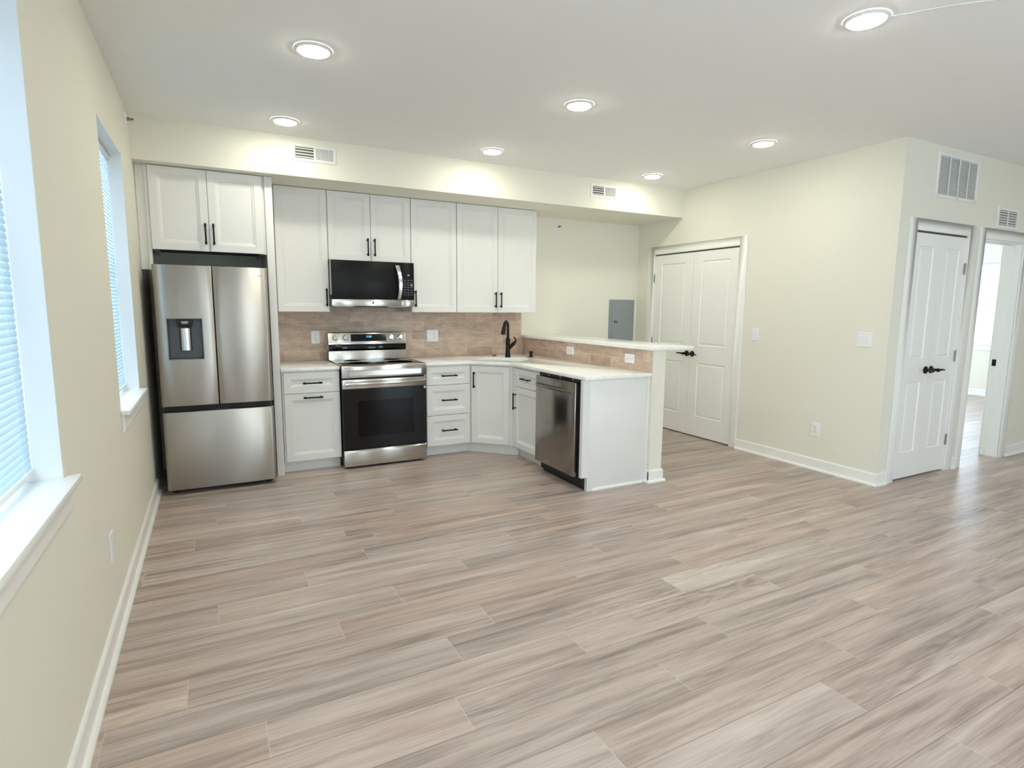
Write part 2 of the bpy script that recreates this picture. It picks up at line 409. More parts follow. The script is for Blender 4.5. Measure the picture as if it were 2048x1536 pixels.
baseboard('baseboard_hall_middle', 'short white baseboard between the narrow doors and the doorway', (0, YH, 0), 0, 6.355, 6.415)
baseboard('baseboard_hall_right', 'white baseboard right of the bedroom doorway', (0, YH, 0), 0, 7.36, 7.85)
baseboard('baseboard_hall_end', 'white baseboard at the far right of the hall wall', (0, YH, 0), 0, 8.85, XE)
baseboard('baseboard_back', 'white baseboard behind the half wall', (0, 0, 0), 0, XW2, XR)
baseboard('baseboard_bedroom', 'white baseboard under the bedroom window', (XB, 0, 0), -90, -1.5, 2.9)
baseboard('baseboard_half_wall_end', 'white baseboard wrapping the end of the half wall', (0, YW, 0), 0, XW-0.013, XW2+0.013, (0, 1))
baseboard('baseboard_half_wall_left', 'short white baseboard return left of the half wall', (XW, 0, 0), -90, 2.13, -YW+0.0129)
baseboard('baseboard_half_wall_right', 'white baseboard along the far side of the half wall', (XW2, 0, 0), 90, YW-0.0129, -0.03)
baseboard('baseboard_entry', 'white baseboard behind the camera', (0, YE, 0), 180, -3.7, -1.18)
baseboard('baseboard_far_right', 'white baseboard at the right end wall', (XE, 0, 0), -90, -YH, -YE)

# ------------------------------------------------------------------ windows and blinds
def window(n, label, loc, rot, width, z0, z1, deep=0.16, blind_label=None, sill=True, tilt=79, open_bottom=0.0):
    """opening centred on local x=0, room side at local y=0, outside at y=deep"""
    t = thing(f'window_{n}', label, 'window', loc, rot, kind='structure')
    hw = width/2
    fr = MB()
    for a, b in ((-hw, -hw+0.045), (hw-0.045, hw)): fr.box(a, b, deep-0.06, deep-0.005, z0, z1)
    for a, b in ((z0, z0+0.05), (z1-0.045, z1), ((z0+z1)/2-0.02, (z0+z1)/2+0.02)): fr.box(-hw+0.045, hw-0.045, deep-0.055, deep-0.01, a, b)
    ob('frame', fr, M['vinyl'], t)
    ob('pane', MB().box(-hw+0.04, hw-0.04, deep-0.034, deep-0.030, z0+0.04, z1-0.04), M['glass'], t)
    jb = MB()           # painted drywall returns
    jb.box(-hw, -hw+0.004, 0.001, deep-0.06, z0, z1); jb.box(hw-0.004, hw, 0.001, deep-0.06, z0, z1); jb.box(-hw+0.004, hw-0.004, 0.001, deep-0.06, z1-0.004, z1)
    ob('reveal', jb, M['ret'], t)
    if sill:
        s = MB(); s.prism([(-hw-0.03, -0.042), (hw+0.03, -0.042), (hw+0.03, -0.001), (hw-0.005, -0.001), (hw-0.005, deep-0.06), (-hw+0.005, deep-0.06), (-hw+0.005, -0.001), (-hw-0.03, -0.001)], 'z', z0-0.022, z0+0.001)
        ob('sill', s, M['trim'], t, bevel=0.003)
        a = MB(); a.prism([(-0.001, z0-0.115), (-0.012, z0-0.112), (-0.016, z0-0.10), (-0.016, z0-0.0225), (-0.001, z0-0.0225)], 'x', -hw-0.012, hw+0.012)
        ob('apron', a, M['trim'], t)
    pl = bpy.data.lights.new('daylight', 'AREA'); pl.shape = 'RECTANGLE'; pl.size = width; pl.size_y = z1-z0; pl.cycles.is_portal = True
    po = link('daylight', pl, t); po.location = (0, deep+0.02, (z0+z1)/2); po.rotation_euler = (R(-90), 0, 0)
    if blind_label:
        bt = thing('window_blind', blind_label, 'blind', loc, rot)
        yb = 0.078
        ob('head_rail', MB().box(-hw+0.008, hw-0.008, yb-0.016, yb+0.016, z1-0.042, z1-0.006), M['plate'], bt, bevel=0.002)
        sl = MB(); pitch = 0.0215; zz = z1-0.055; cs, sn = math.cos(R(tilt)), math.sin(R(tilt))
        zb = z0+0.03+open_bottom
        while zz > zb+0.02:
            arc = []
            for k in range(5):
                s_ = (k/4-0.5)*0.025; bow = 0.0022*(1-(2*(k/4-0.5))**2)
                arc.append((yb + s_*cs - bow*sn, zz + s_*sn + bow*cs))   # room edge low, street edge high
            x0, x1 = -hw+0.006, hw-0.006
            for k in range(4):
                (ya, za), (yc, zc) = arc[k], arc[k+1]
                i0 = 0.004 if k in (0, 3) else 0.0
                sl.quad((x0+(0.004 if k == 0 else 0), ya, za), (x1-(0.004 if k == 0 else 0), ya, za), (x1-(0.004 if k == 3 else 0), yc, zc), (x0+(0.004 if k == 3 else 0), yc, zc))
            zz -= pitch
        ob('slats', sl, M['slat'], bt, smooth=60)
        ob('bottom_rail', MB().box(-hw+0.012, hw-0.012, yb-0.012, yb+0.012, zb-0.006, zb+0.012), M['plate'], bt, bevel=0.003)
        for xx in (-hw+0.13, hw-0.13):
            ob('ladder_cord', MB().box(xx-0.001, xx+0.001, yb-0.0155, yb-0.0145, zb, z1-0.03), M['cord'], bt)
        ob('tilt_wand', MB().cyl((-hw+0.06, yb-0.022), 'z', 0.004, z1-0.75, z1-0.04, 8), M['plate'], bt)
    return t
ym = lambda a: (a[0]+a[1])/2
window(1, 'near left window', (0, ym(W1), 0), 90, W1[1]-W1[0], WZ0, WZ1, blind_label='white slatted blind in the nearest left window, cut by the photo edge')
window(2, 'narrow looking left window beside the refrigerator', (0, ym(W2), 0), 90, W2[1]-W2[0], WZ0, WZ1, blind_label='white slatted blind in the left window beside the refrigerator')
window(3, 'bedroom window through the doorway', (XB, -0.5275, 0), -90, 0.855, WZ0, 2.25, blind_label='white slatted blind in the bedroom window beyond the doorway', tilt=24)
window(4, 'window behind the camera on the left', (1.4, YE, 0), 180, 0.5, 0.3, WZ1, 0.15)
window(5, 'wide window behind the camera', (4.2, YE, 0), 180, 0.9, 0.1, 1.75, 0.15)
window(8, 'added unseen window behind the camera, far right', (5.25, YE, 0), 180, 0.5, 0.2, WZ1, 0.15)  # extra opening, added as daylight fill for the kitchen fronts
window(6, 'added unseen bedroom window for fill light', (9.4, 1.5, 0), 0, 4.0, 0.4, WZ1, 0.15)  # invented opening that brightens the bedroom
window(7, 'added unseen left window for fill light', (0, -7.175, 0), 90, 2.45, 0.1, WZ1)  # unseen opening added to light the right wall and floor

# ------------------------------------------------------------------ interior doors
def leaf(parent, x0, x1, z0, z1, yf, t, pan, mat_=None):
    """two panel moulded door leaf facing -y; pan = (stile, [(zlo,zhi),...])"""
    b = MB(); st, zr = pan
    pa, pb = x0+st, x1-st
    b.quad((x0, yf, z0), (pa, yf, z0), (pa, yf, z1), (x0, yf, z1)); b.quad((pb, yf, z0), (x1, yf, z0), (x1, yf, z1), (pb, yf, z1))
    edges = [z0] + [v for p in zr for v in p] + [z1]
    for k in range(0, len(edges), 2): b.quad((pa, yf, edges[k]), (pb, yf, edges[k]), (pb, yf, edges[k+1]), (pa, yf, edges[k+1]))
    for lo, hi in zr:
        loops = [[(pa+i, yf+d, lo+i), (pb-i, yf+d, lo+i), (pb-i, yf+d, hi-i), (pa+i, yf+d, hi-i)] for i, d in ((0, 0), (0.006, 0.008), (0.012, 0.0095), (0.030, 0.003), (0.036, 0.0025))]
        b.loft(loops, cap0=False)
    yb = yf+t
    b.quad((x0, yb, z0), (x0, yb, z1), (x1, yb, z1), (x1, yb, z0))
    for p in (((x0, z0), (x1, z0)), ((x1, z0), (x1, z1)), ((x1, z1), (x0, z1)), ((x0, z1), (x0, z0))):
        (a, c), (d, e) = p; b.quad((a, yf, c), (a, yb, c), (d, yb, e), (d, yf, e))
    return ob('door_leaf', b, mat_ or M['trim'], parent)

def casing(parent, xo0, xi0, xi1, xo1, zi, zo):
    b = MB(); y1, y0 = -0.001, -0.017
    prof = lambda a, o: None
    b.box(xo0, xi0, y0, y1, 0, zo); b.box(xi1, xo1, y0, y1, 0, zo); b.box(xi0, xi1, y0, y1, zi, zo)
    return ob('casing', b, M['trim'], parent, bevel=0.003)

def lever(parent, x, z, yf, d):
    """round rose with a tapered lever pointing to d (+1 right, -1 left)"""
    b = MB(); b.lathe([(yf, 0.032), (yf-0.006, 0.032), (yf-0.011, 0.026), (yf-0.013, 0.013), (yf-0.045, 0.011), (yf-0.052, 0.015), (yf-0.066, 0.015), (yf-0.070, 0.009)], (x, z), 'y', 24)
    b.tube([(x+d*0.004, yf-0.058, z), (x+d*0.03, yf-0.060, z+0.001), (x+d*0.06, yf-0.061, z+0.002), (x+d*0.09, yf-0.060, z), (x+d*0.112, yf-0.056, z-0.003)], [0.011, 0.0095, 0.0085, 0.007, 0.005], 12)
    return ob('lever_handle', b, M['black'], parent, smooth=40)

def hinge(parent, x, z, yf):
    b = MB(); b.cyl((x, yf-0.004), 'z', 0.0065, z-0.046, z+0.046, 10); b.cyl((x, yf-0.004), 'z', 0.004, z-0.05, z+0.05, 8)
    return ob('hinge', b, M['satin'], parent, smooth=40)

def double_door(n, label, loc, rot, xo0, xi0, xi1, xo1, st, lv):
    t = thing(f'door_{n}', label, 'door', loc, rot, kind='structure')
    casing(t, xo0, xi0, xi1, xo1, 2.070, 2.163)
    j = MB(); j.box(xi0-0.012, xi1+0.012, 0.075, 0.085, 0.0, 2.085); j.box(xi0-0.01, xi0+0.004, -0.001, 0.075, 0, 2.085); j.box(xi1-0.004, xi1+0.01, -0.001, 0.075, 0, 2.085); j.box(xi0, xi1, 0.048, 0.075, 0, 0.012)
    ob('jamb', j, M['trim'], t)
    ob('head_shade_strip', MB().box(xi0+0.004, xi1-0.004, 0.008, 0.074, 2.058, 2.084), M['gap_shade'], t, label='dark strip painted as the shade above the leaves')  # solid dark strip standing for the shade in the gap
    md = (xi0+xi1)/2
    for a, c, d, hx in ((xi0+0.004, md-0.0015, -1, xi0+0.003), (md+0.0015, xi1-0.004, 1, xi1-0.003)):
        lf = leaf(t, a, c, 0.014, 2.056, 0.004, 0.035, (st, [(0.235, 0.838), (1.032, 1.952)]))
        for hz in (1.795, 1.04, 0.287): hinge(lf, hx, hz, 0.002)
        lever(lf, md + d*lv, 0.934, 0.004, d)
    return t
double_door(1, 'white two panel double doors on the greige wall', (XR, 0, 0), -90, 0.207, 0.308, 1.569, 1.658, 0.118, 0.042)
double_door(2, 'narrow white two panel double doors beside the bedroom doorway', (0, YH, 0), 0, 5.33, 5.428, 6.245, 6.353, 0.098, 0.042)

# open doorway to the bedroom
d3 = thing('door_3', 'open white framed doorway to the bedroom', 'doorway', (0, YH, 0), 0, kind='structure')
casing(d3, 6.416, 6.508, 7.254, 7.355, 2.070, 2.163)
j = MB(); j.box(6.499, 6.516, 0.0, 0.14, 0, 2.078); j.box(7.246, 7.263, 0.0, 0.14, 0, 2.078); j.box(6.516, 7.246, 0.0, 0.14, 2.06, 2.078)
j.box(6.516, 6.526, 0.055, 0.09, 0, 2.06); j.box(7.236, 7.246, 0.055, 0.09, 0, 2.06); j.box(6.526, 7.236, 0.055, 0.09, 2.05, 2.06)
ob('jamb', j, M['trim'], d3)
sp = MB(); sp.box(7.2435, 7.2462, 0.092, 0.128, 0.90, 0.965); sp.box(7.2425, 7.2440, 0.100, 0.120, 0.915, 0.95)
ob('strike_plate', sp, M['black'], d3)
cs2 = MB(); cs2.box(6.416, 6.508, 0.141, 0.157, 0, 2.163); cs2.box(7.254, 7.355, 0.141, 0.157, 0, 2.163); cs2.box(6.508, 7.254, 0.141, 0.157, 2.07, 2.163)
ob('bedroom_casing', cs2, M['trim'], d3, bevel=0.003)

d4 = thing('door_4', 'added unseen second doorway further right along the hall wall', 'doorway', (0, YH, 0), 0, kind='structure')  # out-of-view opening, added so bright bedroom light reflects in the floor
casing(d4, 7.85, 7.958, 8.742, 8.85, 2.070, 2.163)
j = MB(); j.box(7.949, 7.966, 0.0, 0.14, 0, 2.078); j.box(8.734, 8.751, 0.0, 0.14, 0, 2.078); j.box(7.966, 8.734, 0.0, 0.14, 2.06, 2.078); ob('jamb', j, M['trim'], d4)

# unseen dark door added to put a dark band in the refrigerator reflection
t = thing('door_5', 'added unseen dark door behind the camera, for reflections', 'door', (0.62, YE, 0), 180, kind='structure')
b = MB(); b.box(-0.46, 0.46, -0.03, -0.001, 0.005, 2.05); ob('door_leaf', b, pbr('reflected_dark', (0.05, 0.048, 0.045), 0.4), t, bevel=0.003)
b = MB(); b.box(-0.55, -0.462, -0.02, -0.001, 0, 2.14); b.box(0.462, 0.55, -0.02, -0.001, 0, 2.14); b.box(-0.462, 0.462, -0.02, -0.001, 2.055, 2.14); ob('casing', b, M['trim'], t)

# ------------------------------------------------------------------ cabinets
DOOR_RINGS = [(0, .002), (.002, 0), (.054, 0), (.058, .0055), (.064, .006), (.077, .0135)]
def bar_pull(parent, x, z, yf, vertical=True, length=0.16):
    """black bar pull with two posts and collars"""
    b = MB(); h = length/2; c = 0.064; y = yf-0.030
    P = (lambda s: (x, y, z+s)) if vertical else (lambda s: (x+s, y, z))
    prof = [(-h, .0055), (-h+.004, .0068), (-c-.009, .0068), (-c-.007, .0082), (-c+.007, .0082), (-c+.009, .0064), (c-.009, .0064), (c-.007, .0082), (c+.007, .0082), (c+.009, .0068), (h-.004, .0068), (h, .0055)]
    b.tube([P(s) for s, r in prof], [r for s, r in prof], 12)
    for s in (-c, c):
        px, _, pz = P(s); b.cyl((px, pz), 'y', 0.005, yf+0.0005, y, 10); b.cyl((px, pz), 'y', 0.008, yf+0.0005, yf-0.003, 12)
    return ob('handle', b, M['black'], parent, smooth=40)

def front(parent, name, x0, x1, z0, z1, yf, pull=None, t=0.019):
    b = MB().ring_panel(x0, x1, z0, z1, yf, yf+t, DOOR_RINGS)
    d = ob(name, b, M['cab'], parent)
    if pull: bar_pull(d, pull[0], pull[1], yf, pull[2] == 'v')
    return d

def base_body(t, x0, x1, yf, depth_back=-0.012, toe=0.07, ztop=0.883):
    b = MB(); b.box(x0, x1, yf+0.0195, depth_back, 0.10, ztop)
    ob('body', b, M['cab'], t)
    ob('toe_kick', MB().box(x0, x1, yf+0.0195+toe, yf+0.0195+toe+0.016, 0.0, 0.0995), M['cab'], t)

# upper cabinets (fronts at y=-0.33)
t = thing('wall_cabinet', 'tall single door upper cabinet between the refrigerator panel and the microwave', 'cabinet', (0, 0, 1.379), group='white upper cabinets')
ob('body', MB().box(0.958, 1.3935, -0.311, -0.009, 0.0, 1.066), M['cab'], t)
front(t, 'door', 0.960, 1.3905, 0.001, 1.064, -0.331, (1.366, 0.129, 'v'))
t = thing('wall_cabinet', 'short double door upper cabinet above the microwave', 'cabinet', (0, 0, 1.843), group='white upper cabinets')
ob('body', MB().box(1.3945, 2.1575, -0.311, -0.009, 0.0, 0.602), M['cab'], t)
front(t, 'door', 1.3975, 1.775, 0.001, 0.600, -0.331, (1.745, 0.125, 'v'))
front(t, 'door', 1.779, 2.1545, 0.001, 0.600, -0.331, (1.808, 0.125, 'v'))
t = thing('wall_cabinet', 'tall single door upper cabinet just right of the microwave', 'cabinet', (0, 0, 1.379), group='white upper cabinets')
ob('body', MB().box(2.1585, 2.6265, -0.311, -0.009, 0.0, 1.066), M['cab'], t)
front(t, 'door', 2.1615, 2.6235, 0.001, 1.064, -0.331, (2.193, 0.129, 'v'))
t = thing('wall_cabinet', 'wide double door upper cabinet at the right end above the faucet', 'cabinet', (0, 0, 1.379), group='white upper cabinets')
ob('body', MB().box(2.6275, 3.539, -0.311, -0.009, 0.0, 1.066), M['cab'], t)
front(t, 'door', 2.6305, 3.081, 0.001, 1.064, -0.331, (3.053, 0.129, 'v'))
front(t, 'door', 3.0855, 3.537, 0.001, 1.064, -0.331, (3.114, 0.129, 'v'))
# cabinet over the refrigerator
t = thing('wall_cabinet', 'deep double door cabinet directly above the refrigerator', 'cabinet', (0, 0, 1.838), group='white upper cabinets')
b = MB(); b.box(0.080, 0.098, -0.611, -0.002, 0, 0.607); b.box(0.827, 0.845, -0.611, -0.002, 0, 0.607); b.box(0.098, 0.827, -0.611, -0.002, 0.04, 0.607)
ob('body', b, M['cab'], t)
ob('underside', MB().box(0.0985, 0.8265, -0.610, -0.003, 0.028, 0.0395), M['cabin'], t, label='underside with its shade painted dark')  # shade under the cabinet painted in as a dark board
front(t, 'door', 0.081, 0.4605, 0.001, 0.604, -0.631, (0.436, 0.130, 'v'))
front(t, 'door', 0.4635, 0.844, 0.001, 0.604, -0.631, (0.491, 0.130, 'v'))
# filler strip and tall panel either side of the refrigerator
b = MB(); b.box(0.002, 0.056, -0.600, -0.580, 1.69, ZS-0.002); b.box(0.056, 0.0785, -0.612, -0.580, 1.69, ZS-0.002)
tag(ob('filler_strip', b, M['cab']), 'narrow painted filler strip between the left wall and the refrigerator', 'filler strip')
t = thing('tall_end_panel', 'tall white end panel standing right of the refrigerator', 'panel', (0.895, 0, 0))
ob('board', MB().box(-0.029, 0.029, -0.602, -0.002, 0.0, ZS-0.002), M['cab'], t)
ob('edge_strip', MB().box(-0.029, 0.029, -0.622, -0.6025, 0.0, ZS-0.002), M['cab'], t, bevel=0.0015)
tag(ob('filler_strip', MB().box(0.8465, 0.8655, -0.600, -0.580, 1.838, ZS-0.002), M['cab']), 'small filler strip right of the cabinet above the refrigerator', 'filler strip')

# base cabinets
t = thing('base_cabinet', 'base cabinet with one drawer over one door left of the range', 'cabinet', (0, 0, 0), group='white base cabinets')
base_body(t, 0.930, 1.402, -0.631)
front(t, 'drawer', 0.943, 1.399, 0.694, 0.869, -0.631, (1.172, 0.780, 'h'))
front(t, 'door', 0.943, 1.399, 0.107, 0.689, -0.631, (1.174, 0.656, 'h'))
t = thing('base_cabinet', 'base cabinet with a stack of three drawers right of the range', 'cabinet', (0, 0, 0), group='white base cabinets')
base_body(t, 2.176, 2.648, -0.631)
for z0, z1, hz in ((0.697, 0.869, 0.784), (0.405, 0.692, 0.550), (0.107, 0.400, 0.256)):
    front(t, 'drawer', 2.196, 2.638, z0, z1, -0.631, (2.416, hz, 'h'))
# corner cabinet: body polygon, diagonal door
t = thing('base_cabinet', 'diagonal corner base cabinet with a single door under the sink', 'cabinet', (0, 0, 0), group='white base cabinets')
b = MB(); b.prism([(2.649, -0.012), (2.649, -0.612), (2.949, -0.912), (3.565, -0.912), (3.565, -0.012)], 'z', 0.10, 0.60)
b.prism([(2.649, -0.592), (2.649, -0.612), (2.949, -0.912), (2.969, -0.912)], 'z', 0.60, 0.883)
ob('body', b, M['cab'], t)
ob('toe_kick', MB().prism([(2.6485, -0.540), (2.6485, -0.525), (3.035, -0.912), (3.020, -0.912)], 'z', 0, 0.0995), M['cab'], t)
dd = link('diagonal_front', None, None); bpy.data.objects.remove(dd)
mtx = Matrix.Translation((2.649, -0.612, 0)) @ Matrix.Rotation(R(-45), 4, 'Z')
L_ = 0.300*math.sqrt(2)
db = MB().ring_panel(0.021, L_-0.021, 0.108, 0.868, -0.0195, -0.0005, DOOR_RINGS).xf(mtx)
dr = ob('door', db, M['cab'], t)
hb = bar_pull(dr, 0.052, 0.733, -0.0195, True); hb.data.transform(mtx)
# peninsula cabinet facing -x (local x = -y)
t = thing('base_cabinet', 'narrow base cabinet with one drawer over one door left of the dishwasher', 'cabinet', (0, 0, 0), -90, group='white base cabinets')
XF = 2.949
b = MB(); b.box(0.913, 1.452, XF+0.0195, XW-0.0155, 0.10, 0.883); ob('body', b, M['cab'], t)
ob('toe_kick', MB().box(0.913, 1.452, XF+0.0895, XF+0.1055, 0, 0.0995), M['cab'], t)
front(t, 'drawer', 0.966, 1.446, 0.696, 0.866, XF, (1.205, 0.782, 'h'))
front(t, 'door', 0.966, 1.446, 0.108, 0.691, XF, (1.000, 0.553, 'v'))
# end panel of the peninsula, facing -y
t = thing('peninsula_end_panel', 'plain white end panel of the peninsula beside the dishwasher', 'panel', (0, -2.137, 0))
b = MB(); b.prism([(2.986, 0.0), (3.5775, 0.0), (3.5775, 0.883), (2.986, 0.883)], 'y', 0.0, 0.006); ob('face_panel', b, M['cab'], t, bevel=0.001)
b = MB(); b.box(2.924, 2.9855, 0.001, 0.036, 0.112, 0.883); b.box(2.9855, 3.5775, 0.0065, 0.036, 0.0, 0.883); ob('stile', b, M['cab'], t)
b = MB(); b.box(2.980, 3.0, 0.002, 0.036, 0.0, 0.1115); ob('toe_return', b, M['cab'], t)
b = MB(); b.prism([(0, 0.0), (0, 0.019), (-0.006, 0.017), (-0.009, 0.010), (-0.009, 0.0)], 'x', 3.028, 3.535); ob('shoe_moulding', b, M['trim'], t)
b = MB(); b.box(3.548, 3.5770, -0.005, -0.0002, 0.11, 0.880); ob('scribe_strip', b, M['cab'], t)

# ------------------------------------------------------------------ worktops
def slab_poly(name, outer, hole, z0, z1, material, bev=0.003):
    bm = bmesh.new()
    for z in (z0, z1):
        edges = []
        for poly in ([outer] + ([hole] if hole else [])):
            vs = [bm.verts.new((x, y, z)) for x, y in poly]
            edges += [bm.edges.new((vs[i], vs[(i+1) % len(vs)])) for i in range(len(vs))]
        bmesh.ops.triangle_fill(bm, use_beauty=True, use_dissolve=False, edges=edges)
    bm.verts.ensure_lookup_table(); n = len(outer); hn = len(hole) if hole else 0; tot = n+hn
    for s, c in ((0, n), (n, hn)):
        for i in range(c):
            a, b_ = s+i, s+(i+1) % c
            bm.faces.new((bm.verts[a], bm.verts[b_], bm.verts[tot+b_], bm.verts[tot+a]))
    bmesh.ops.recalc_face_normals(bm, faces=bm.faces)
    if bev:
        ed = [e for e in bm.edges if len(e.link_faces) == 2 and e.calc_face_angle(0) > R(60)]
        bmesh.ops.bevel(bm, geom=ed, offset=bev, segments=2, profile=0.5, affect='EDGES', clamp_overlap=True)
    me = bpy.data.meshes.new(name); bm.to_mesh(me); bm.free(); me.materials.append(material)
    me.shade_smooth(); me.set_sharp_from_angle(angle=R(30))
    return link(name, me)
tag(slab_poly('worktop', [(0.9245, -0.001), (0.9245, -0.645), (1.4045, -0.645), (1.4045, -0.001)], None, 0.8845, 0.914, M['quartz']), 'short white quartz worktop left of the range', 'worktop')
SC_E1, SC_E2 = 2.55, 1.69
def sk(a, b): return (0.70711*(SC_E1+a + SC_E2+b), 0.70711*(SC_E2+b - SC_E1-a))
def rrect(hw, hh, r, n=6):
    o = []
    for cx, cy_, a0 in ((hw-r, hh-r, 0), (-hw+r, hh-r, 90), (-hw+r, -hh+r, 180), (hw-r, -hh+r, 270)):
        for k in range(n+1):
            an = R(a0+90*k/n); o.append((cx+r*math.cos(an), cy_+r*math.sin(an)))
    return o
hole = [sk(a, b) for a, b in rrect(0.245, 0.185, 0.075)]
tag(slab_poly('worktop', [(2.1705, -0.001), (2.1705, -0.645), (2.6235, -0.645), (2.923, -0.9445), (2.923, -2.157), (3.5785, -2.157), (3.5785, -0.001)], hole, 0.8845, 0.914, M['quartz']), 'white quartz corner worktop with the sink and the peninsula run', 'worktop')
tag(slab_poly('bar_top', [(3.545, -0.001), (3.545, -2.186), (3.996, -2.186), (3.996, -0.001)], None, 1.0985, 1.127, M['quartz']), 'raised white quartz bar top on the half wall', 'bar top')
# sink bowl
b = MB(); loops = []
for off, z in ((0.022, 0.8835), (0.004, 0.8835), (0.002, 0.86), (-0.012, 0.70), (-0.04, 0.685)):
    loops.append([(*sk(x, y), z) for x, y in rrect(0.245+off, 0.185+off, 0.075+off*0.6)])
b.loft(loops, cap0=False)
t = thing('sink', 'white undermount corner sink set in the worktop', 'sink', (0, 0, 0))
ob('bowl', b, M['sink'], t, smooth=50)
ob('drain', MB().lathe([(0.6855, 0.045), (0.688, 0.04), (0.687, 0.02)], sk(0, 0.02), 'z', 20), M['chrome'], t, smooth=40)
# faucet
FX, FY, FZ = 3.178, -0.385, 0.914
t = thing('faucet', 'matte black pull down kitchen faucet behind the corner sink', 'faucet', (FX, FY, FZ), -45)
b = MB(); b.lathe([(0, 0.030), (0.006, 0.031), (0.012, 0.0285), (0.05, 0.0245), (0.11, 0.022), (0.16, 0.0235), (0.185, 0.023), (0.20, 0.020), (0.205, 0.0155)], (0, 0), 'z', 24)
ob('body', b, M['black'], t, smooth=50)
pts = [(0, 0, 0.198), (0, 0, 0.25), (0, -0.001, 0.30)] + [(0, -0.062+0.062*math.cos(R(a)), 0.315+0.062*math.sin(R(a))) for a in (10, 35, 60, 85, 110, 130)]
b = MB(); b.tube(pts, [0.0155, 0.0145, 0.0135, 0.013, 0.013, 0.013, 0.013, 0.0135, 0.014], 16); ob('spout', b, M['black'], t, smooth=50)
e = Vector(pts[-1]); hd = Vector((0, -0.50, -0.87)).normalized()
b = MB(); b.tube([e - hd*0.004, e+hd*0.02, e+hd*0.07, e+hd*0.125, e+hd*0.130], [0.0155, 0.0175, 0.021, 0.0245, 0.022], 18); ob('spray_head', b, M['black'], t, smooth=50)
b = MB(); b.tube([(0.012, 0, 0.095), (0.036, 0, 0.118), (0.058, 0, 0.140), (0.074, 0, 0.155)], [0.020, 0.0185, 0.0185, 0.017], 16)
b.tube([(0.068, 0, 0.150), (0.084, 0, 0.166), (0.086, 0, 0.186), (0.072, 0, 0.205), (0.062, 0, 0.216)], [0.014, 0.011, 0.008, 0.0065, 0.005], 12); ob('lever_handle', b, M['black'], t, smooth=50)
t = thing('soap_dispenser', 'small black soap dispenser pump right of the faucet', 'soap dispenser', (3.418, -0.455, FZ), -45)
ob('base', MB().lathe([(0, 0.023), (0.004, 0.023), (0.012, 0.017), (0.03, 0.014), (0.042, 0.016)], (0, 0), 'z', 20), M['black'], t, smooth=50)
b = MB(); b.lathe([(0.0425, 0.020), (0.058, 0.020), (0.063, 0.015)], (0, 0), 'z', 20); b.tube([(0, 0, 0.055), (0, -0.03, 0.057), (0, -0.052, 0.053)], [0.009, 0.007, 0.006], 10); ob('pump_head', b, M['black'], t, smooth=50)
t = tag(ob('sink_button', MB().lathe([(0.9142, 0.024), (0.918, 0.024), (0.922, 0.019), (0.9225, 0.009)], (3.107, -0.205), 'z', 20), M['black'], smooth=50), 'low black push button on the worktop left of the faucet', 'button')

# tile backsplashes, UV in metres
def tile_sheet(name, label, quads, off=(0, 0)):
    vs, fs, uv = [], [], []
    for P, T, U0 in quads:          # P corners (x,y) start-end, T thickness vector, z range
        (ax, ay), (bx, by), z0, z1 = P; nx, ny = T
        ln = math.hypot(bx-ax, by-ay)
        i = len(vs)
        vs += [(ax, ay, z0), (bx, by, z0), (bx, by, z1), (ax, ay, z1), (ax+nx, ay+ny, z0), (bx+nx, by+ny, z0), (bx+nx, by+ny, z1), (ax+nx, ay+ny, z1)]
        F = [(4, 5, 6, 7), (0, 3, 2, 1), (0, 1, 5, 4), (3, 7, 6, 2), (0, 4, 7, 3), (1, 2, 6, 5)]
        q = [(U0, z0), (U0+ln, z0), (U0+ln, z1), (U0, z1)]*2
        for f in F: fs.append(tuple(i+k for k in f)); uv += [(q[k][0]+off[0], q[k][1]-0.914+off[1]) for k in f]
    me = bpy.data.meshes.new(name); me.from_pydata(vs, [], fs); u = me.uv_layers.new(name='UVMap')
    for k, c in enumerate(uv): u.data[k].uv = c
    me.materials.append(M['tile']); return tag(link(name, me), label, 'backsplash')
tile_sheet('tile_backsplash', 'beige brick tile backsplash on the back wall behind the range', [(((0.925, -0.0005), (3.540, -0.0005), 0.9145, 1.3785), (0, -0.008), 0.925+0.07), (((1.396, -0.0005), (2.156, -0.0005), 1.3785, 1.46), (0, -0.008), 1.396+0.07), (((3.540, -0.0005), (XW-0.0005, -0.0005), 0.9145, 1.0980), (0, -0.008), 3.540+0.07)])
tile_sheet('tile_backsplash', 'low strip of beige tile under the raised bar top', [(((XW-0.0005, -0.0095), (XW-0.0005, -2.157), 0.9145, 1.0980), (-0.008, 0), 0.1)])

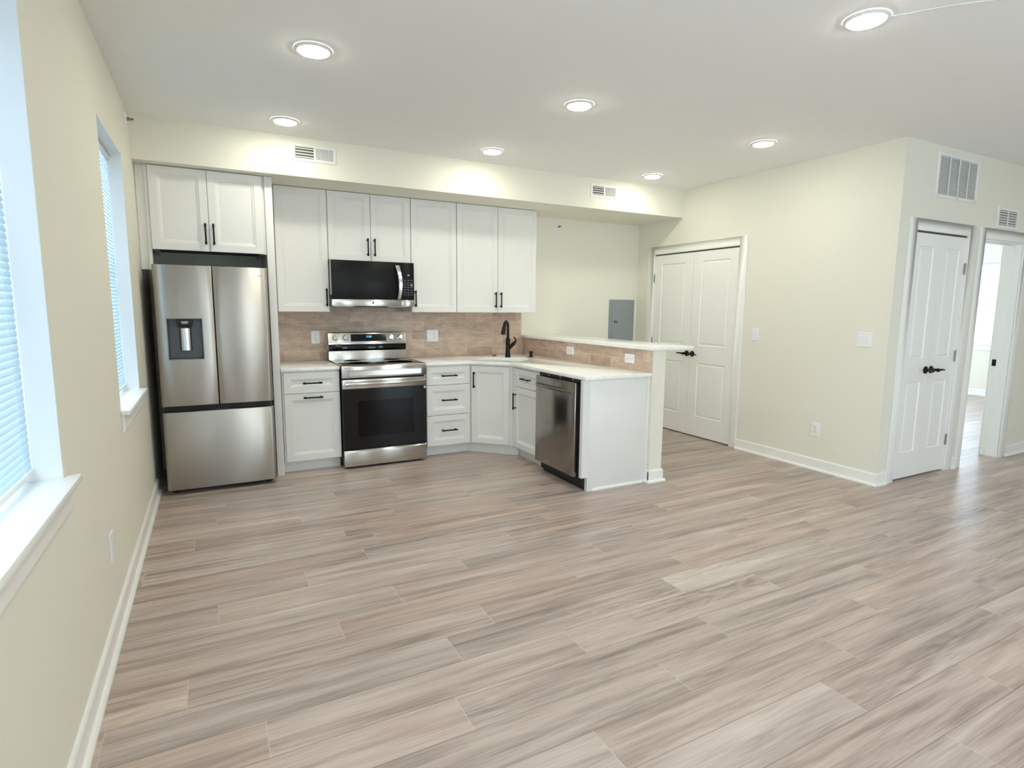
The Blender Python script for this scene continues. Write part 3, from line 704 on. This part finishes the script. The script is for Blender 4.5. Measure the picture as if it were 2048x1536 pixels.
# ------------------------------------------------------------------ refrigerator
RX = 0.461; RF = -0.848
t = thing('refrigerator', 'stainless steel french door refrigerator with a water dispenser', 'refrigerator', (RX, 0, 0))
b = MB(); b.box(-0.376, 0.376, -0.765, -0.06, 0.045, 1.690); b.box(-0.376, 0.376, -0.74, -0.55, 1.690, 1.712); ob('body', b, M['fside'], t, bevel=0.003)
b = MB(); b.box(-0.37, 0.37, -0.775, -0.765, 0.62, 0.70); ob('handle_recess', b, M['rubber'], t)
def curved_door(name, parent, x0, x1, z0, z1, rl, rr, hole=None, depth=0.07, bulge=0.006):
    cx, hw = (x0+x1)/2, (x1-x0)/2
    xs = [x0 + rl*(1-math.cos(R(a))) for a in (0, 15, 30, 45, 60, 75, 90)] + [x1 - rr*(1-math.cos(R(a))) for a in (90, 75, 60, 45, 30, 15, 0)]
    xs += [x0+rl+(x1-rr-x0-rl)*k/10 for k in range(1, 10)]
    if hole: xs = [x for x in xs if not any(abs(x-h) < 0.012 for h in hole[:2])] + [hole[0], hole[1]]
    xs = sorted(xs)
    def yf(x):
        y = RF + bulge*((x-cx)/hw)**2
        if x < x0+rl: y += rl - math.sqrt(max(0, rl*rl-(x0+rl-x)**2))
        if x > x1-rr: y += rr - math.sqrt(max(0, rr*rr-(x-x1+rr)**2))
        return y
    e = 0.005
    zs = [(z0, e), (z0+0.0015, 0.0015), (z0+e, 0)] + ([(hole[2], 0), (hole[3], 0)] if hole else []) + [(z1-e, 0), (z1-0.0015, 0.0015), (z1, e)]
    b = MB()
    for i in range(len(xs)-1):
        for k in range(len(zs)-1):
            if hole and hole[0] <= (xs[i]+xs[i+1])/2 <= hole[1] and hole[2] <= (zs[k][0]+zs[k+1][0])/2 <= hole[3]: continue
            b.quad((xs[i], yf(xs[i])+zs[k][1], zs[k][0]), (xs[i+1], yf(xs[i+1])+zs[k][1], zs[k][0]), (xs[i+1], yf(xs[i+1])+zs[k+1][1], zs[k+1][0]), (xs[i], yf(xs[i])+zs[k+1][1], zs[k+1][0]))
    yb = RF+depth
    for z in (z0, z1):
        for i in range(len(xs)-1): b.quad((xs[i], yf(xs[i])+e, z), (xs[i+1], yf(xs[i+1])+e, z), (xs[i+1], yb, z), (xs[i], yb, z))
    for x in (x0, x1):
        for k in range(len(zs)-1): b.quad((x, yf(x)+zs[k][1], zs[k][0]), (x, yb, zs[k][0]), (x, yb, zs[k+1][0]), (x, yf(x)+zs[k+1][1], zs[k+1][0]))
    b.quad((x0, yb, z0), (x1, yb, z0), (x1, yb, z1), (x0, yb, z1))
    if hole:
        h0, h1, g0, g1 = hole
        for p, q in (((h0, g0), (h1, g0)), ((h1, g0), (h1, g1)), ((h1, g1), (h0, g1)), ((h0, g1), (h0, g0))):
            b.quad((p[0], yf(p[0]), p[1]), (q[0], yf(q[0]), q[1]), (q[0], RF+0.02, q[1]), (p[0], RF+0.02, p[1]))
    return ob(name, b, M['steel'], parent, smooth=40)
hx0, hx1, hz0, hz1 = 0.146-RX, 0.381-RX, 1.026, 1.334
ld = curved_door('door', t, -0.3815, -0.0025, 0.681, 1.717, 0.024, 0.006, (hx0, hx1, hz0, hz1)); ld['label'] = 'left door with the water dispenser'
rd = curved_door('door', t, 0.0025, 0.3815, 0.681, 1.717, 0.006, 0.024); rd['label'] = 'right door with the maker name'
fd = curved_door('freezer_drawer', t, -0.3815, 0.3815, 0.040, 0.636, 0.024, 0.024)
b = MB()   # dispenser bay
i_ = 0.004
loops = [[(hx0+a, RF+d, hz0+a), (hx1-a, RF+d, hz0+a), (hx1-a, RF+d, hz1-a), (hx0+a, RF+d, hz1-a)] for a, d in ((0.0085, 0.004), (0.012, 0.062))]
b.loft(loops, cap0=False); ob('dispenser_bay', b, M['disp'], ld)
b = MB(); b.loft([[(hx0+a, RF+d, hz0+a), (hx1-a, RF+d, hz0+a), (hx1-a, RF+d, hz1-a), (hx0+a, RF+d, hz1-a)] for a, d in ((0, 0.006), (0.0005, -0.0035), (0.006, -0.0035), (0.009, 0.008))], cap0=False, cap1=False); ob('dispenser_frame', b, M['satin'], ld)
pc = 0.2635-RX
b = MB(); arc = [(pc+0.041*math.sin(R(a)), RF+0.052-0.034*math.cos(R(a))*0.8) for a in range(-80, 81, 16)]
b.prism(arc + [(pc+0.038, RF+0.058), (pc-0.038, RF+0.058)], 'z', 1.095, 1.258); ob('dispenser_paddle', b, M['chrome'], ld, smooth=40)
b = MB(); b.loft([[(pc-0.052, RF+0.006, 1.325), (pc+0.052, RF+0.006, 1.325), (pc+0.052, RF+0.06, 1.325), (pc-0.052, RF+0.06, 1.325)], [(pc-0.050, RF+0.006, 1.29), (pc+0.050, RF+0.006, 1.29), (pc+0.050, RF+0.06, 1.29), (pc-0.050, RF+0.06, 1.29)], [(pc-0.041, RF+0.016, 1.266), (pc+0.041, RF+0.016, 1.266), (pc+0.041, RF+0.06, 1.266), (pc-0.041, RF+0.06, 1.266)]])
ob('dispenser_nozzle', b, M['rubber'], ld, bevel=0.003)
b = MB(); b.box(pc-0.022, pc+0.022, RF+0.0045, RF+0.0058, 1.302, 1.308); b.box(pc-0.018, pc+0.018, RF+0.0045, RF+0.0058, 1.292, 1.2955); ob('dispenser_markings', b, M['plate'], ld)
text_obj('maker_name', 'SAMSUNG', 0.0165, M['ink'], rd, (0.300, RF+0.0022, 1.655))
for x in (-0.33, 0.33):
    ob('foot', MB().cyl((x, -0.74), 'z', 0.018, 0.0, 0.05, 14), M['rubber'], t, smooth=40)
ob('base_grille', MB().box(-0.36, 0.36, -0.765, -0.745, 0.012, 0.044), M['rubber'], t)

# ------------------------------------------------------------------ range
G0, G1 = 1.4085, 2.1665; GC = (G0+G1)/2
t = thing('range', 'freestanding stainless electric range with a black glass oven door', 'range', (GC, 0, 0))
hw = (G1-G0)/2
b = MB(); b.box(-hw+0.002, hw-0.002, -0.655, -0.03, 0.035, 0.905); ob('body', b, M['rubber'], t)
b = MB(); b.prism([(-0.702, 0.812), (-0.702, 0.908), (-0.696, 0.918), (-0.680, 0.924), (-0.655, 0.924), (-0.655, 0.812)], 'x', -hw, hw); fp = ob('front_panel', b, M['rsteel'], t, bevel=0.002)
b = MB()
x0, x1, z0, z1 = 1.466-GC, 2.119-GC, 0.829, 0.873
b.loft([[(x0-a, -0.7023+d, z0-a), (x1+a, -0.7023+d, z0-a), (x1+a, -0.7023+d, z1+a), (x0-a, -0.7023+d, z1+a)] for a, d in ((0.004, 0.0), (0.003, -0.0025), (0, -0.0025), (-0.003, -0.0003))], cap0=False); ob('emboss', b, M['rsteel'], fp)
b = MB(); b.box(-hw+0.012, hw-0.012, -0.655, -0.105, 0.906, 0.9215); ct = ob('cooktop', b, M['bglass'], t, bevel=0.001)
for x in (-hw, hw-0.0115): ob('cooktop_trim', MB().box(x, x+0.0115, -0.655, -0.105, 0.900, 0.9225), M['rsteel'], t)
for cx_, cy_, r in ((-0.19, -0.50, 0.112), (0.19, -0.50, 0.13), (-0.19, -0.24, 0.08), (0.19, -0.24, 0.08)):
    ob('burner_ring', MB().lathe([(0.9216, r), (0.9218, r), (0.9218, r-0.003), (0.9216, r-0.003)], (cx_, cy_), 'z', 40), M['slot'], ct)
# back guard
bgp = [(-0.028, 0.90), (-0.104, 0.90), (-0.100, 0.930), (-0.097, 1.004), (-0.062, 1.012), (-0.062, 1.060), (-0.028, 1.060)]
b = MB(); b.prism(bgp, 'x', -hw, hw); bgd = ob('backguard', b, M['rsteel'], t, bevel=0.0015)
b = MB(); b.prism([(-0.0625, 1.008), (-0.100, 1.008), (-0.108, 1.020), (-0.106, 1.064), (-0.0625, 1.0655)], 'x', -hw+0.003, hw-0.003); ob('vent_strip', b, M['bglass'], t, bevel=0.003)
cpp = [(-0.028, 1.0665), (-0.104, 1.0665), (-0.100, 1.085), (-0.081, 1.174), (-0.074, 1.181), (-0.028, 1.181)]
b = MB(); b.prism(cpp, 'x', -hw, hw); cp = ob('control_panel', b, M['rsteel'], t, bevel=0.0015)
tl = math.atan2(0.019, 0.089); face = lambda z, o=0.0: (-0.100 + (z-1.085)*0.019/0.089) - o
b = MB(); xa, xb = 1.621-GC, 1.967-GC
b.loft([[(xa, face(1.094, d), 1.094), (xb, face(1.094, d), 1.094), (xb, face(1.163, d), 1.163), (xa, face(1.163, d), 1.163)] for d in (-0.0005, 0.0015)]); ob('display', b, M['bglass'], cp)
text_obj('clock_digits', '12:28', 0.024, M['blue'], cp, (1.795-GC, face(1.138, 0.0018), 1.138), (R(90)-tl, 0, 0))
for kx in (1.472, 1.568, 2.015, 2.111):
    b = MB(); b.lathe([(0.0, 0.0265), (-0.004, 0.0265), (-0.007, 0.0235), (-0.020, 0.0215), (-0.022, 0.019)], (0, 0), 'y', 24); b.box(-0.0055, 0.0055, -0.034, -0.021, -0.021, 0.021)
    b.xf(Matrix.Translation((kx-GC, face(1.128), 1.128)) @ Matrix.Rotation(-tl, 4, 'X') @ Matrix.Rotation(R(20 if kx < 1.8 else -15), 4, 'Y')); ob('knob', b, M['chrome'], cp, smooth=35)
# oven door
b = MB(); b.box(-hw+0.001, hw-0.001, -0.700, -0.657, 0.715, 0.797); od = ob('oven_door', b, M['rsteel'], t, bevel=0.003); od['label'] = 'oven door with black glass and steel top'
wx0, wx1, wz0, wz1 = 1.537-GC, 2.043-GC, 0.285, 0.605
b = MB(); b.box(-hw+0.001, wx0, -0.699, -0.657, 0.172, 0.714); b.box(wx1, hw-0.001, -0.699, -0.657, 0.172, 0.714); b.box(wx0, wx1, -0.699, -0.657, 0.172, wz0); b.box(wx0, wx1, -0.699, -0.657, wz1, 0.714)
ob('door_glass', b, M['bglass'], od)
ob('oven_window', MB().box(wx0, wx1, -0.6985, -0.6945, wz0, wz1), M['oglass'], od)
b = MB()
for z in (0.345, 0.43, 0.515):
    b.cyl((-0.672, z), 'x', 0.0025, wx0+0.01, wx1-0.01, 8)
ob('oven_rack', b, M['chrome'], od)
b = MB(); b.loft([[(x, -0.737+dy, 0.761+dz) for dy, dz in ((0.010, -0.0185), (-0.004, -0.0165), (-0.008, -0.006), (-0.008, 0.006), (-0.004, 0.0165), (0.010, 0.0185), (0.014, 0.012), (0.014, -0.012))] for x in (1.4255-GC, 2.1535-GC)])
for x in (-hw+0.035, hw-0.055): b.box(x, x+0.02, -0.724, -0.6995, 0.750, 0.772)
ob('oven_handle', b, M['rsteel'], od, bevel=0.0015, smooth=50)
b = MB(); b.box(2.144-GC, 2.163-GC, -0.7, -0.6992, 0.688, 0.708); ob('sticker', b, M['plate'], od)
b = MB(); b.box(2.147-GC, 2.160-GC, -0.7006, -0.7001, 0.700, 0.703); b.box(2.147-GC, 2.156-GC, -0.7006, -0.7001, 0.694, 0.696); ob('sticker_print', b, M['grey_ink'], od)
b = MB(); b.prism([(-0.702, 0.022), (-0.702, 0.150), (-0.694, 0.158), (-0.690, 0.167), (-0.657, 0.167), (-0.657, 0.022)], 'x', -hw+0.001, hw-0.001); ob('storage_drawer', b, M['rsteel'], t, bevel=0.0015)
for x in (-hw+0.05, hw-0.05):
    for y in (-0.62, -0.09): ob('foot', MB().cyl((x, y), 'z', 0.016, 0, 0.036, 12), M['rubber'], t)

# ------------------------------------------------------------------ microwave
m0, m1 = 1.384, 2.158; MC = (m0+m1)/2
t = thing('microwave', 'over the range microwave with smoked black door and steel bottom strip', 'microwave', (MC, 0, 1.432))
hm = (m1-m0)/2; ZT = 0.4085
b = MB(); b.box(-hm+0.012, hm-0.004, -0.385, -0.010, 0.0, ZT); ob('body', b, M['fside'], t)
b = MB(); b.box(-hm+0.003, hm, -0.398, -0.386, 0.062, ZT); ob('face_frame', b, M['rubber'], t)
b = MB(); b.box(-hm+0.014, 0.264, -0.412, -0.399, 0.064, ZT-0.004); dw_ = ob('door', b, M['mwglass'], t, bevel=0.002)
ob('hinge_trim', MB().box(-hm+0.003, -hm+0.0135, -0.412, -0.3985, 0.10, ZT-0.004), M['satin'], t)
b = MB(); loops = []
for k in range(13):
    s = k/12; z = 0.066 + s*(0.378-0.066); bow = math.sin(math.pi*min(1, max(0, s*0.94+0.03)))
    xx = 0.236 + 0.016*bow - 0.012*s; yy = -0.413 - 0.040*bow**0.7; wd = 0.0175+0.003*s
    loops.append([(xx-wd, yy, z), (xx-wd*0.7, yy-0.008, z), (xx+wd*0.7, yy-0.008, z), (xx+wd, yy, z), (xx+wd*0.7, yy+0.005, z), (xx-wd*0.7, yy+0.005, z)])
b.loft(loops); ob('door_handle', b, M['chrome'], dw_, smooth=45)
b = MB(); b.box(0.266, hm, -0.412, -0.399, 0.064, ZT-0.004); pn = ob('control_panel', b, M['mwglass'], t, bevel=0.002)
text_obj('display_digit', '1:0', 0.017, M['white_led'], pn, (0.331, -0.4126, 0.292))
b = MB()
for r in range(7):
    for c in range(3):
        if r == 4 and c == 2: continue
        b.box(0.288+c*0.033, 0.306+c*0.033, -0.4126, -0.4121, 0.108+r*0.0225, 0.112+r*0.0225)
b.box(0.352, 0.372, -0.4126, -0.4121, 0.188, 0.212)
ob('key_labels', b, M['grey_ink'], pn)
b = MB(); b.box(-hm+0.014, 0.2645, -0.413, -0.386, 0.0, 0.061); b.box(0.2655, hm, -0.413, -0.386, 0.0, 0.061); bs = ob('bottom_strip', b, M['rsteel'], t, bevel=0.0015)
ob('maker_badge', MB().cyl((-0.006, 0.031), 'y', 0.0095, -0.4136, -0.4131, 20), M['ink'], bs)
for x in (-0.26, 0.235): ob('task_light', MB().box(x-0.085, x+0.085, -0.37, -0.30, -0.006, -0.0005), M['plate'], t)
ob('bottom_vent', MB().box(-0.15, 0.13, -0.375, -0.12, -0.008, -0.0005), M['rubber'], t)

# ------------------------------------------------------------------ dishwasher (faces -x; local x = -y)
t = thing('dishwasher', 'dark stainless dishwasher with a bowed bar handle in the peninsula', 'dishwasher', (0, 0, 0), -90)
d0, d1 = 1.4585, 2.0605
b = MB(); b.box(d0+0.002, 2.0985, 2.962, XW-0.02, 0.03, 0.872); ob('tub', b, M['rubber'], t)
b = MB(); b.box(d0+0.004, 2.0985, 2.935, 2.9615, 0.858, 0.878); ob('top_trim', b, M['rubber'], t)
for x in (1.62, 1.80, 1.98): ob('mounting_clip', MB().box(x-0.012, x+0.012, 2.930, 2.9345, 0.862, 0.880), M['satin'], t)
b = MB(); b.box(d0, d1, 2.899, 2.940, 0.107, 0.856); dd = ob('door', b, M['dsteel'], t, bevel=0.004)
ob('door_liner', MB().box(d0+0.006, d1+0.012, 2.9405, 2.960, 0.11, 0.855), M['rubber'], t)
b = MB(); loops = []
for k in range(17):
    s = k/16; x = d0+0.018 + s*(d1-d0-0.036); bow = math.sin(math.pi*s)
    y = 2.8975 - 0.006 - 0.034*bow**0.6; z = 0.780 + 0.0*bow
    loops.append([(x, y+0.006, z-0.0135), (x, y-0.005, z-0.010), (x, y-0.007, z), (x, y-0.005, z+0.010), (x, y+0.006, z+0.0135)])
b.loft(loops); ob('bar_handle', b, M['satin'], dd, smooth=50)
ob('kick_plate', MB().box(d0+0.004, 2.0985, 2.985, 3.0, 0.0, 0.104), M['rubber'], t)

# ------------------------------------------------------------------ outlets and switches
def plate_thing(name, label, cat, loc, rot, w_, h_, kinds, group=None, horizontal=False):
    t = thing(name, label, cat, loc, rot, group=group)
    b = MB().loft([[(-w_/2+a, y, -h_/2+a), (w_/2-a, y, -h_/2+a), (w_/2-a, y, h_/2-a), (-w_/2+a, y, h_/2-a)] for a, y in ((0, -0.0004), (0, -0.004), (0.003, -0.0065))])
    ob('cover_plate', b, M['plate'], t)
    n = len(kinds)
    for i, k in enumerate(kinds):
        cx_ = (i-(n-1)/2)*0.046
        rw, rh = (0.0167, 0.0335)
        if horizontal: rw, rh = rh, rw
        if k == 'switch':
            b = MB(); b.loft([[(cx_-rw, -0.0066, -rh), (cx_+rw, -0.0066, -rh), (cx_+rw, -0.0066, rh), (cx_-rw, -0.0066, rh)], [(cx_-rw+0.001, -0.008, -rh+0.001), (cx_+rw-0.001, -0.008, -rh+0.001), (cx_+rw-0.001, -0.0115, rh-0.001), (cx_-rw+0.001, -0.0115, rh-0.001)]]); ob('rocker', b, M['plate'], t)
        else:
            b = MB().box(cx_-rw, cx_+rw, -0.0085, -0.0066, -rh, rh); rc = ob('receptacle', b, M['plate'], t, bevel=0.0006)
            for q in (-1, 1):
                c0, c1 = (q*0.018, 0.0) if horizontal else (cx_, q*0.018)
                ob('socket', MB().lathe([(-0.0086, 0.0125), (-0.0094, 0.0115), (-0.0096, 0.009)], (c0, c1), 'y', 16), M['slot'], rc)
        for q in (-1, 1):
            p = (0.048*q, 0) if horizontal else (cx_, 0.048*q)
            ob('screw', MB().cyl(p, 'y', 0.003, -0.0075, -0.0066, 8), M['plate'], t)
    return t
plate_thing('wall_outlet', 'white outlet on the beige tile left of the range', 'outlet', (1.307, -0.0085, 1.136), 0, 0.078, 0.122, ['outlet'])
plate_thing('light_switch', 'white double plate on the beige tile between the range and the faucet', 'switch', (2.480, -0.0085, 1.134), 0, 0.126, 0.122, ['switch', 'outlet'])
plate_thing('wall_outlet', 'sideways white outlet on the bar tile nearest the faucet', 'outlet', (XW-0.0085, -0.975, 1.014), -90, 0.122, 0.078, ['outlet'], horizontal=True)
plate_thing('wall_outlet', 'sideways white outlet on the bar tile nearest the half wall end', 'outlet', (XW-0.0085, -1.884, 1.010), -90, 0.122, 0.078, ['outlet'], horizontal=True)
plate_thing('light_switch', 'single white light switch just right of the double doors', 'switch', (XR, -1.809, 1.189), -90, 0.078, 0.122, ['switch'])
plate_thing('light_switch', 'double white light switch near the outside wall corner', 'switch', (XR, -2.878, 1.193), -90, 0.122, 0.122, ['switch', 'switch'])
plate_thing('wall_outlet', 'white outlet low on the wall right of the double doors', 'outlet', (XR, -2.515, 0.368), -90, 0.078, 0.122, ['outlet'])
plate_thing('wall_outlet', 'white outlet low on the left wall between the two windows', 'outlet', (0, -2.787, 0.388), 90, 0.078, 0.122, ['outlet'])

# breaker panel
t = thing('breaker_panel', 'grey metal breaker panel on the back wall above the bar', 'electrical panel', (4.964, 0, 0))
b = MB().loft([[(-0.195+a, y, 0.985+a), (0.195-a, y, 0.985+a), (0.195-a, y, 1.540-a), (-0.195+a, y, 1.540-a)] for a, y in ((0, -0.001), (0.0, -0.006), (0.006, -0.012))]); ob('cover', b, M['gpanel'], t)
b = MB().loft([[(-0.155+a, y, 1.02+a), (0.160-a, y, 1.02+a), (0.160-a, y, 1.505-a), (-0.155+a, y, 1.505-a)] for a, y in ((0, -0.0122), (0.001, -0.0175), (0.004, -0.019))]); pd = ob('door', b, M['gpanel'], t)
b = MB(); b.box(-0.128, -0.072, -0.0205, -0.0191, 1.254, 1.284); b.box(-0.098, -0.076, -0.024, -0.0206, 1.259, 1.279); ob('latch', b, M['ink'], pd)

# ------------------------------------------------------------------ registers
def register(name, label, loc, rot, w_, h_, left='h', right='v', frame=0.022, group=None, inner='gap_shade'):
    t = thing(name, label, 'vent', loc, rot, group=group)
    b = MB()
    def rr(a, y): return [(-w_/2+a, y, -h_/2+a), (w_/2-a, y, -h_/2+a), (w_/2-a, y, h_/2-a), (-w_/2+a, y, h_/2-a)]
    b.loft([rr(0, -0.0005), rr(0, -0.003), rr(0.004, -0.007), rr(frame, -0.007), rr(frame, -0.001)], cap0=False, cap1=False); b.box(-0.006, 0.006, -0.0068, -0.001, -h_/2+frame, h_/2-frame); ob('frame', b, M['vent'], t)
    b = MB().quad(*rr(frame-0.001, -0.0008)); ob('duct_shade', b, M[inner], t)  # flat sheet coloured as the shaded hollow behind the louvers
    for s, kind in ((-1, left), (1, right)):
        x0, x1 = (-w_/2+frame, -0.006) if s < 0 else (0.006, w_/2-frame)
        b = MB(); zl, zh = -h_/2+frame, h_/2-frame
        if kind == 'h':
            n = max(3, round((zh-zl)/0.022))
            for i in range(n):
                z = zl+(i+0.5)*(zh-zl)/n; b.loft([[(x, -0.0062, z-0.0035), (x, -0.0056, z-0.0045), (x, -0.0018, z+0.003), (x, -0.0024, z+0.004)] for x in (x0, x1)])
        else:
            n = round((x1-x0)/0.0105)
            for i in range(n):
                x = x0+(i+0.5)*(x1-x0)/n; b.loft([[(x-0.0045, -0.0062, z), (x-0.0035, -0.0066, z), (x+0.0045, -0.0024, z), (x+0.0035, -0.002, z)] for z in (zl, zh)])
        ob('louvers', b, M['vent'], t)
    b = MB(); b.box(-w_/2+0.004, -w_/2+0.012, -0.014, -0.0062, 0.006, 0.010); ob('damper_lever', b, M['vent'], t)
    return t
register('air_register', 'white air register on the soffit above the refrigerator side', (1.240, YS, 2.632), 0, 0.338, 0.130)
register('air_register', 'white air register at the right end of the soffit', (4.097, YS, 2.626), 0, 0.340, 0.132)
register('air_register', 'small white air register above the bedroom doorway', (6.893, YH, 2.270), 0, 0.388, 0.192, 'h', 'h', 0.03, inner='pale_shade')
# return grille
t = thing('return_grille', 'large white return air grille above the narrow double doors', 'vent', (5.975, YH, 2.522))
w_, h_, fr_ = 0.646, 0.350, 0.028
b = MB(); rr = lambda a, y: [(-w_/2+a, y, -h_/2+a), (w_/2-a, y, -h_/2+a), (w_/2-a, y, h_/2-a), (-w_/2+a, y, h_/2-a)]
b.loft([rr(0, -0.0005), rr(0, -0.004), rr(0.004, -0.009), rr(fr_-0.004, -0.009), rr(fr_, -0.001)], cap0=False, cap1=False)
for k in (1, 2, 3):
    x = -w_/2+fr_ + k*(w_-2*fr_)/4; b.box(x-0.007, x+0.007, -0.0088, -0.0062, -h_/2+fr_-0.002, h_/2-fr_+0.002)
ob('frame', b, M['vent'], t)
ob('filter', MB().quad(*rr(fr_-0.001, -0.0008)), M['pale_shade'], t)  # flat grey sheet painted as the shaded duct behind the grille
b = MB(); n = 24
for i in range(n):
    z = -h_/2+fr_+(i+0.5)*(h_-2*fr_)/n; b.loft([[(x, -0.0062, z-0.0042), (x, -0.0056, z-0.005), (x, -0.0012, z+0.002), (x, -0.0018, z+0.003)] for x in (-w_/2+fr_, w_/2-fr_)])
ob('louvers', b, M['vent'], t)
for x in (-w_/2+0.035, 0, w_/2-0.035): ob('screw', MB().cyl((x, -h_/2+0.013), 'y', 0.004, -0.0105, -0.0089, 10), M['satin'], t)

# sprinklers
def sprinkler(label, loc, rot):
    t = thing('fire_sprinkler', label, 'sprinkler', loc, rot)
    ob('escutcheon', MB().lathe([(-0.0005, 0.040), (-0.004, 0.040), (-0.012, 0.030), (-0.014, 0.018)], (0, 0), 'y', 24), M['plate'], t, smooth=40)
    b = MB(); b.lathe([(-0.0145, 0.011), (-0.030, 0.010), (-0.034, 0.007), (-0.045, 0.005)], (0, 0), 'y', 14); b.box(-0.016, 0.016, -0.052, -0.0495, 0.004, 0.008); b.box(-0.012, -0.009, -0.050, -0.03, -0.004, 0.004); b.box(0.009, 0.012, -0.050, -0.03, -0.004, 0.004); b.box(-0.012, 0.012, -0.0495, -0.046, -0.003, 0.003); ob('sprinkler_head', b, M['satin'], t)
    return t
sprinkler('white sidewall sprinkler on the back wall above the bar', (4.012, 0, 2.352), 0)
sprinkler('white sidewall sprinkler high on the left wall by the soffit', (0, -0.975, 2.650), 90)

# ------------------------------------------------------------------ recessed lights
LG = [((0.985, -1.12), 'round ceiling light above the refrigerator, nearest the left register'), ((2.622, -1.147), 'round ceiling light above the corner of the worktop, mid soffit'),
      ((4.41, -1.112), 'round ceiling light nearest the right end of the soffit'), ((0.983, -2.41), 'round ceiling light toward the left wall, in front of the refrigerator one'),
      ((2.640, -2.412), 'round ceiling light in the middle of the ceiling'), ((4.405, -2.415), 'round ceiling light nearest the double door wall'),
      ((3.155, -3.960), 'largest round ceiling light at the top right of the photo'),
      ((1.0, -4.75), 'added unseen ceiling light above the camera'), ((3.155, -6.6), 'added unseen ceiling light behind the camera on the right'), ((1.0, -7.3), 'added unseen ceiling light behind the camera on the left'), ((6.9, -4.7), 'added unseen ceiling light outside the narrow double doors')]  # this row is unseen, added for fill light
ring = MB().lathe([(-0.0006, 0.096), (-0.005, 0.096), (-0.010, 0.090), (-0.0125, 0.078), (-0.0125, 0.0745)], (0, 0), 'z', 48)
ring.f = ring.f[:-2]
lens = MB().lathe([(-0.009, 0.0745), (-0.0152, 0.0735), (-0.0182, 0.060), (-0.0200, 0.040), (-0.0210, 0.012)], (0, 0), 'z', 32)
lt0 = thing('recessed_light', LG[0][1], 'ceiling light', (*LG[0][0], H), group='round ceiling lights')
r0 = ob('trim_ring', ring, M['vent'], lt0, smooth=50); l0 = ob('lens', lens, M['lens'], lt0, smooth=50)
for (x, y), lb in LG[1:]:
    c = lt0.copy(); COL.objects.link(c); c.location = (x, y, H); c['label'] = lb
    for ch in (r0, l0):
        d = ch.copy(); COL.objects.link(d); d.parent = c
# thin cord on the ceiling
tag(ob('ceiling_cord', MB().tube([(x, y, H-0.004) for x, y in ((3.215, -4.035), (3.237, -4.060), (3.272, -4.103), (3.302, -4.149), (3.345, -4.205), (3.406, -4.271), (3.47, -4.33), (3.6, -4.45), (3.9, -4.7))], 0.003, 8), M['cord'], smooth=60), 'thin white cord running along the ceiling from the largest round light', 'cord')
